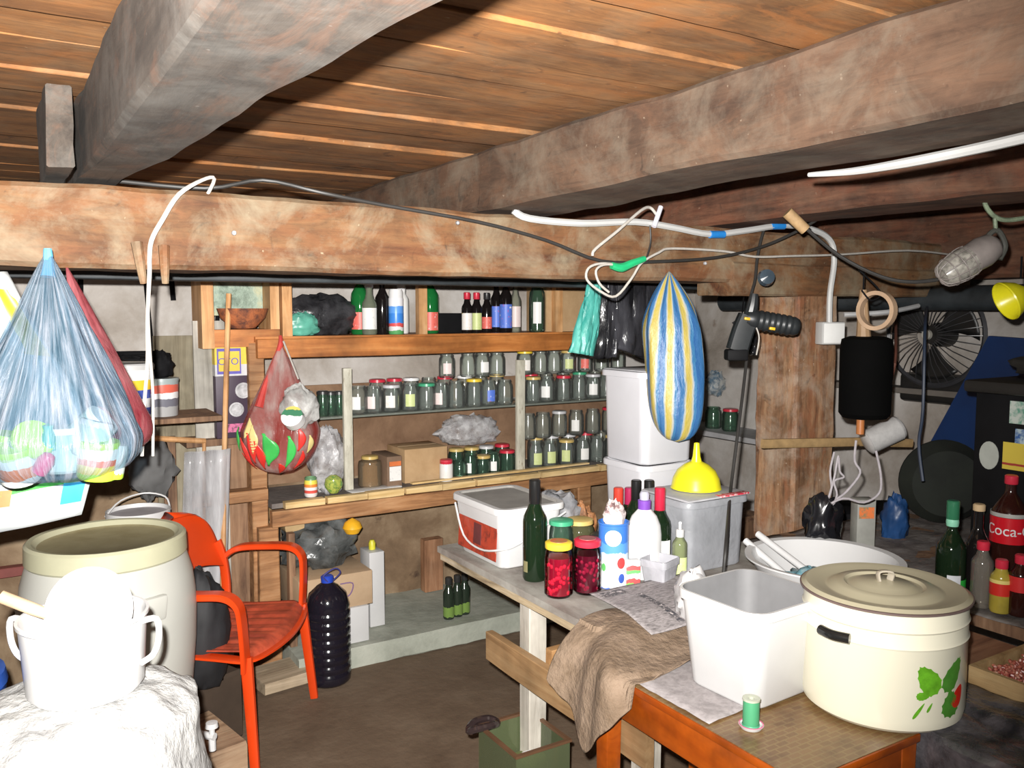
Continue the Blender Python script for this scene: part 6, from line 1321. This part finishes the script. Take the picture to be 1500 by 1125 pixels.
# cables
m_cab = plain('cable_black', (.03, .028, .026), .5, .1); m_cabw = plain('cable_white', (.5, .5, .49), .4, .04)
wire('black_cable', [PY(160, 264, 2.4), PY(300, 276, 2.33), PY(385, 264, 2.33), PY(470, 282, 2.27), PY(560, 300, 2.27), PY(700, 325, 2.255), PY(800, 352, 2.25), PY(880, 382, 2.235), PY(960, 383, 2.23), PY(1050, 377, 2.23), PY(1120, 360, 2.22), PY(1180, 332, 2.16), PY(1240, 295, 2.08), PY(1310, 265, 2.0), PY(1370, 262, 1.98)], .0055, m_cab, 'long black cable drooping across the crossbeam and up to the right beam')
wire('black_cable', [PD(1180, 334, 2.8), PD(1230, 375, 2.8), PD(1290, 405, 2.75), PD(1340, 413, 2.7), PD(1400, 405, 2.62)], .006, m_cab, 'thick black cable drooping from the cork to the caged lamp')
wc = wire('white_conduit', [PY(752, 308, 2.27), PY(775, 320, 2.262), PY(850, 327, 2.262), PY(930, 325, 2.262), PY(985, 333, 2.258), PY(1040, 343, 2.255), PY(1090, 338, 2.25), PY(1150, 330, 2.25), PY(1195, 338, 2.24), PY(1218, 355, 2.235), PY(1222, 385, 2.23), PY(1216, 430, 2.23), PY(1215, 472, 2.23)], .0115, m_cabw, 'thick white cable running along the crossbeam down to the junction box')
m_bt = plain('tape_blue', (.02, .22, .62), .4)
for px, py in ((1050, 343.5), (1138, 331)):
    MB().tube([PY(px-10, py, 2.252), PY(px+10, py, 2.25)], .0135, 12, sub=1).build('blue_tape', m_bt, wc)
q = PY(1217, 488, 2.235); jb = thing('junction_box', 'white square junction box on the end of the thick white cable', 'junction box', q, (0, 0, A0+.25))
MB().box(-.052, .052, -.02, .03, -.045, .045, bev=.006).build('body', m_cabw, jb); MB().box(-.046, .046, -.024, -.0205, -.039, .039, bev=.002).build('cover', plain('cover_white', (.84, .84, .82), .35, .03), jb)
wire('white_string', [PY(868, 375, 2.25), PY(872, 365, 2.25), PY(905, 338, 2.24), PY(938, 309, 2.25), PY(952, 304, 2.262), PY(962, 315, 2.25)], .005, m_str, 'white cord tied from the crossbeam nail to the green tape', 'cord')
cl = wire('white_string', [PY(905, 388, 2.225), PY(880, 386, 2.225), PY(862, 393, 2.225), PY(860, 410, 2.225), PY(880, 427, 2.22), PY(902, 434, 2.22), PY(925, 408, 2.22), PY(940, 385, 2.225), PY(965, 370, 2.23), PY(985, 364, 2.24), PY(1060, 368, 2.24), PY(1105, 376, 2.23), PY(1160, 375, 2.22), PY(1230, 373, 2.21), PY(1330, 367, 2.2), PY(1400, 374, 2.2)], .0042, m_str, 'white cord looping under the green tape and running right along the crossbeam', 'cord')
MB().tube([PY(905, 388, 2.22), PY(884, 388, 2.22), PY(873, 397, 2.215), PY(878, 415, 2.215), PY(892, 428, 2.215)], .004, 8).build('inner_loop', m_str, cl)
MB().tube([PY(896, 389, 2.222), PY(910, 392, 2.22), PY(925, 386, 2.22), PY(944, 379, 2.222)], [.011, .015, .013, .010], 10).build('green_tape', plain('tape_green', (.02, .42, .16), .35), cl)
tag(MB().tube([PY(958, 332, 2.24), PY(968, 303, 2.25)], .0085, 10, sub=1).build('white_sleeve', plain('sleeve_lilac', (.70, .69, .78), .4)), 'short white plastic sleeve tilted across the thick white cable', 'sleeve')
wire('thin_black_wire', [PY(952, 330, 2.24), PY(953, 355, 2.24), PY(947, 378, 2.23)], .003, m_cab, 'thin black wire between the white sleeve and the green tape')
# cable hanging in front of the post
wire('hanging_cable', [PY(1124, 322, 2.262), PY(1115, 350, 2.25), PY(1109, 380, 2.24), PY(1106, 410, 2.22), PY(1099, 440, 2.2), PY(1096, 500, 2.18), PY(1090, 560, 2.14), PY(1080, 640, 2.08), PY(1070, 720, 2.02), PD(1064, 790, 2.50), PD(1060, 838, 2.46)], .0055, m_cab, 'long black cable hanging from the crossbeam in front of the storage bin')
# long tube fixed below the right ceiling beam
wire('white_tube', [PZ(1185, 256, 1.905), PZ(1250, 251, 1.896), PZ(1330, 238, 1.892), PZ(1420, 220, 1.893), PZ(1500, 202, 1.893), PZ(1600, 178, 1.895)], [.005, .008, .010, .010, .010, .010], m_cabw, 'glossy white tube fixed under the broad right ceiling beam', 'tube')
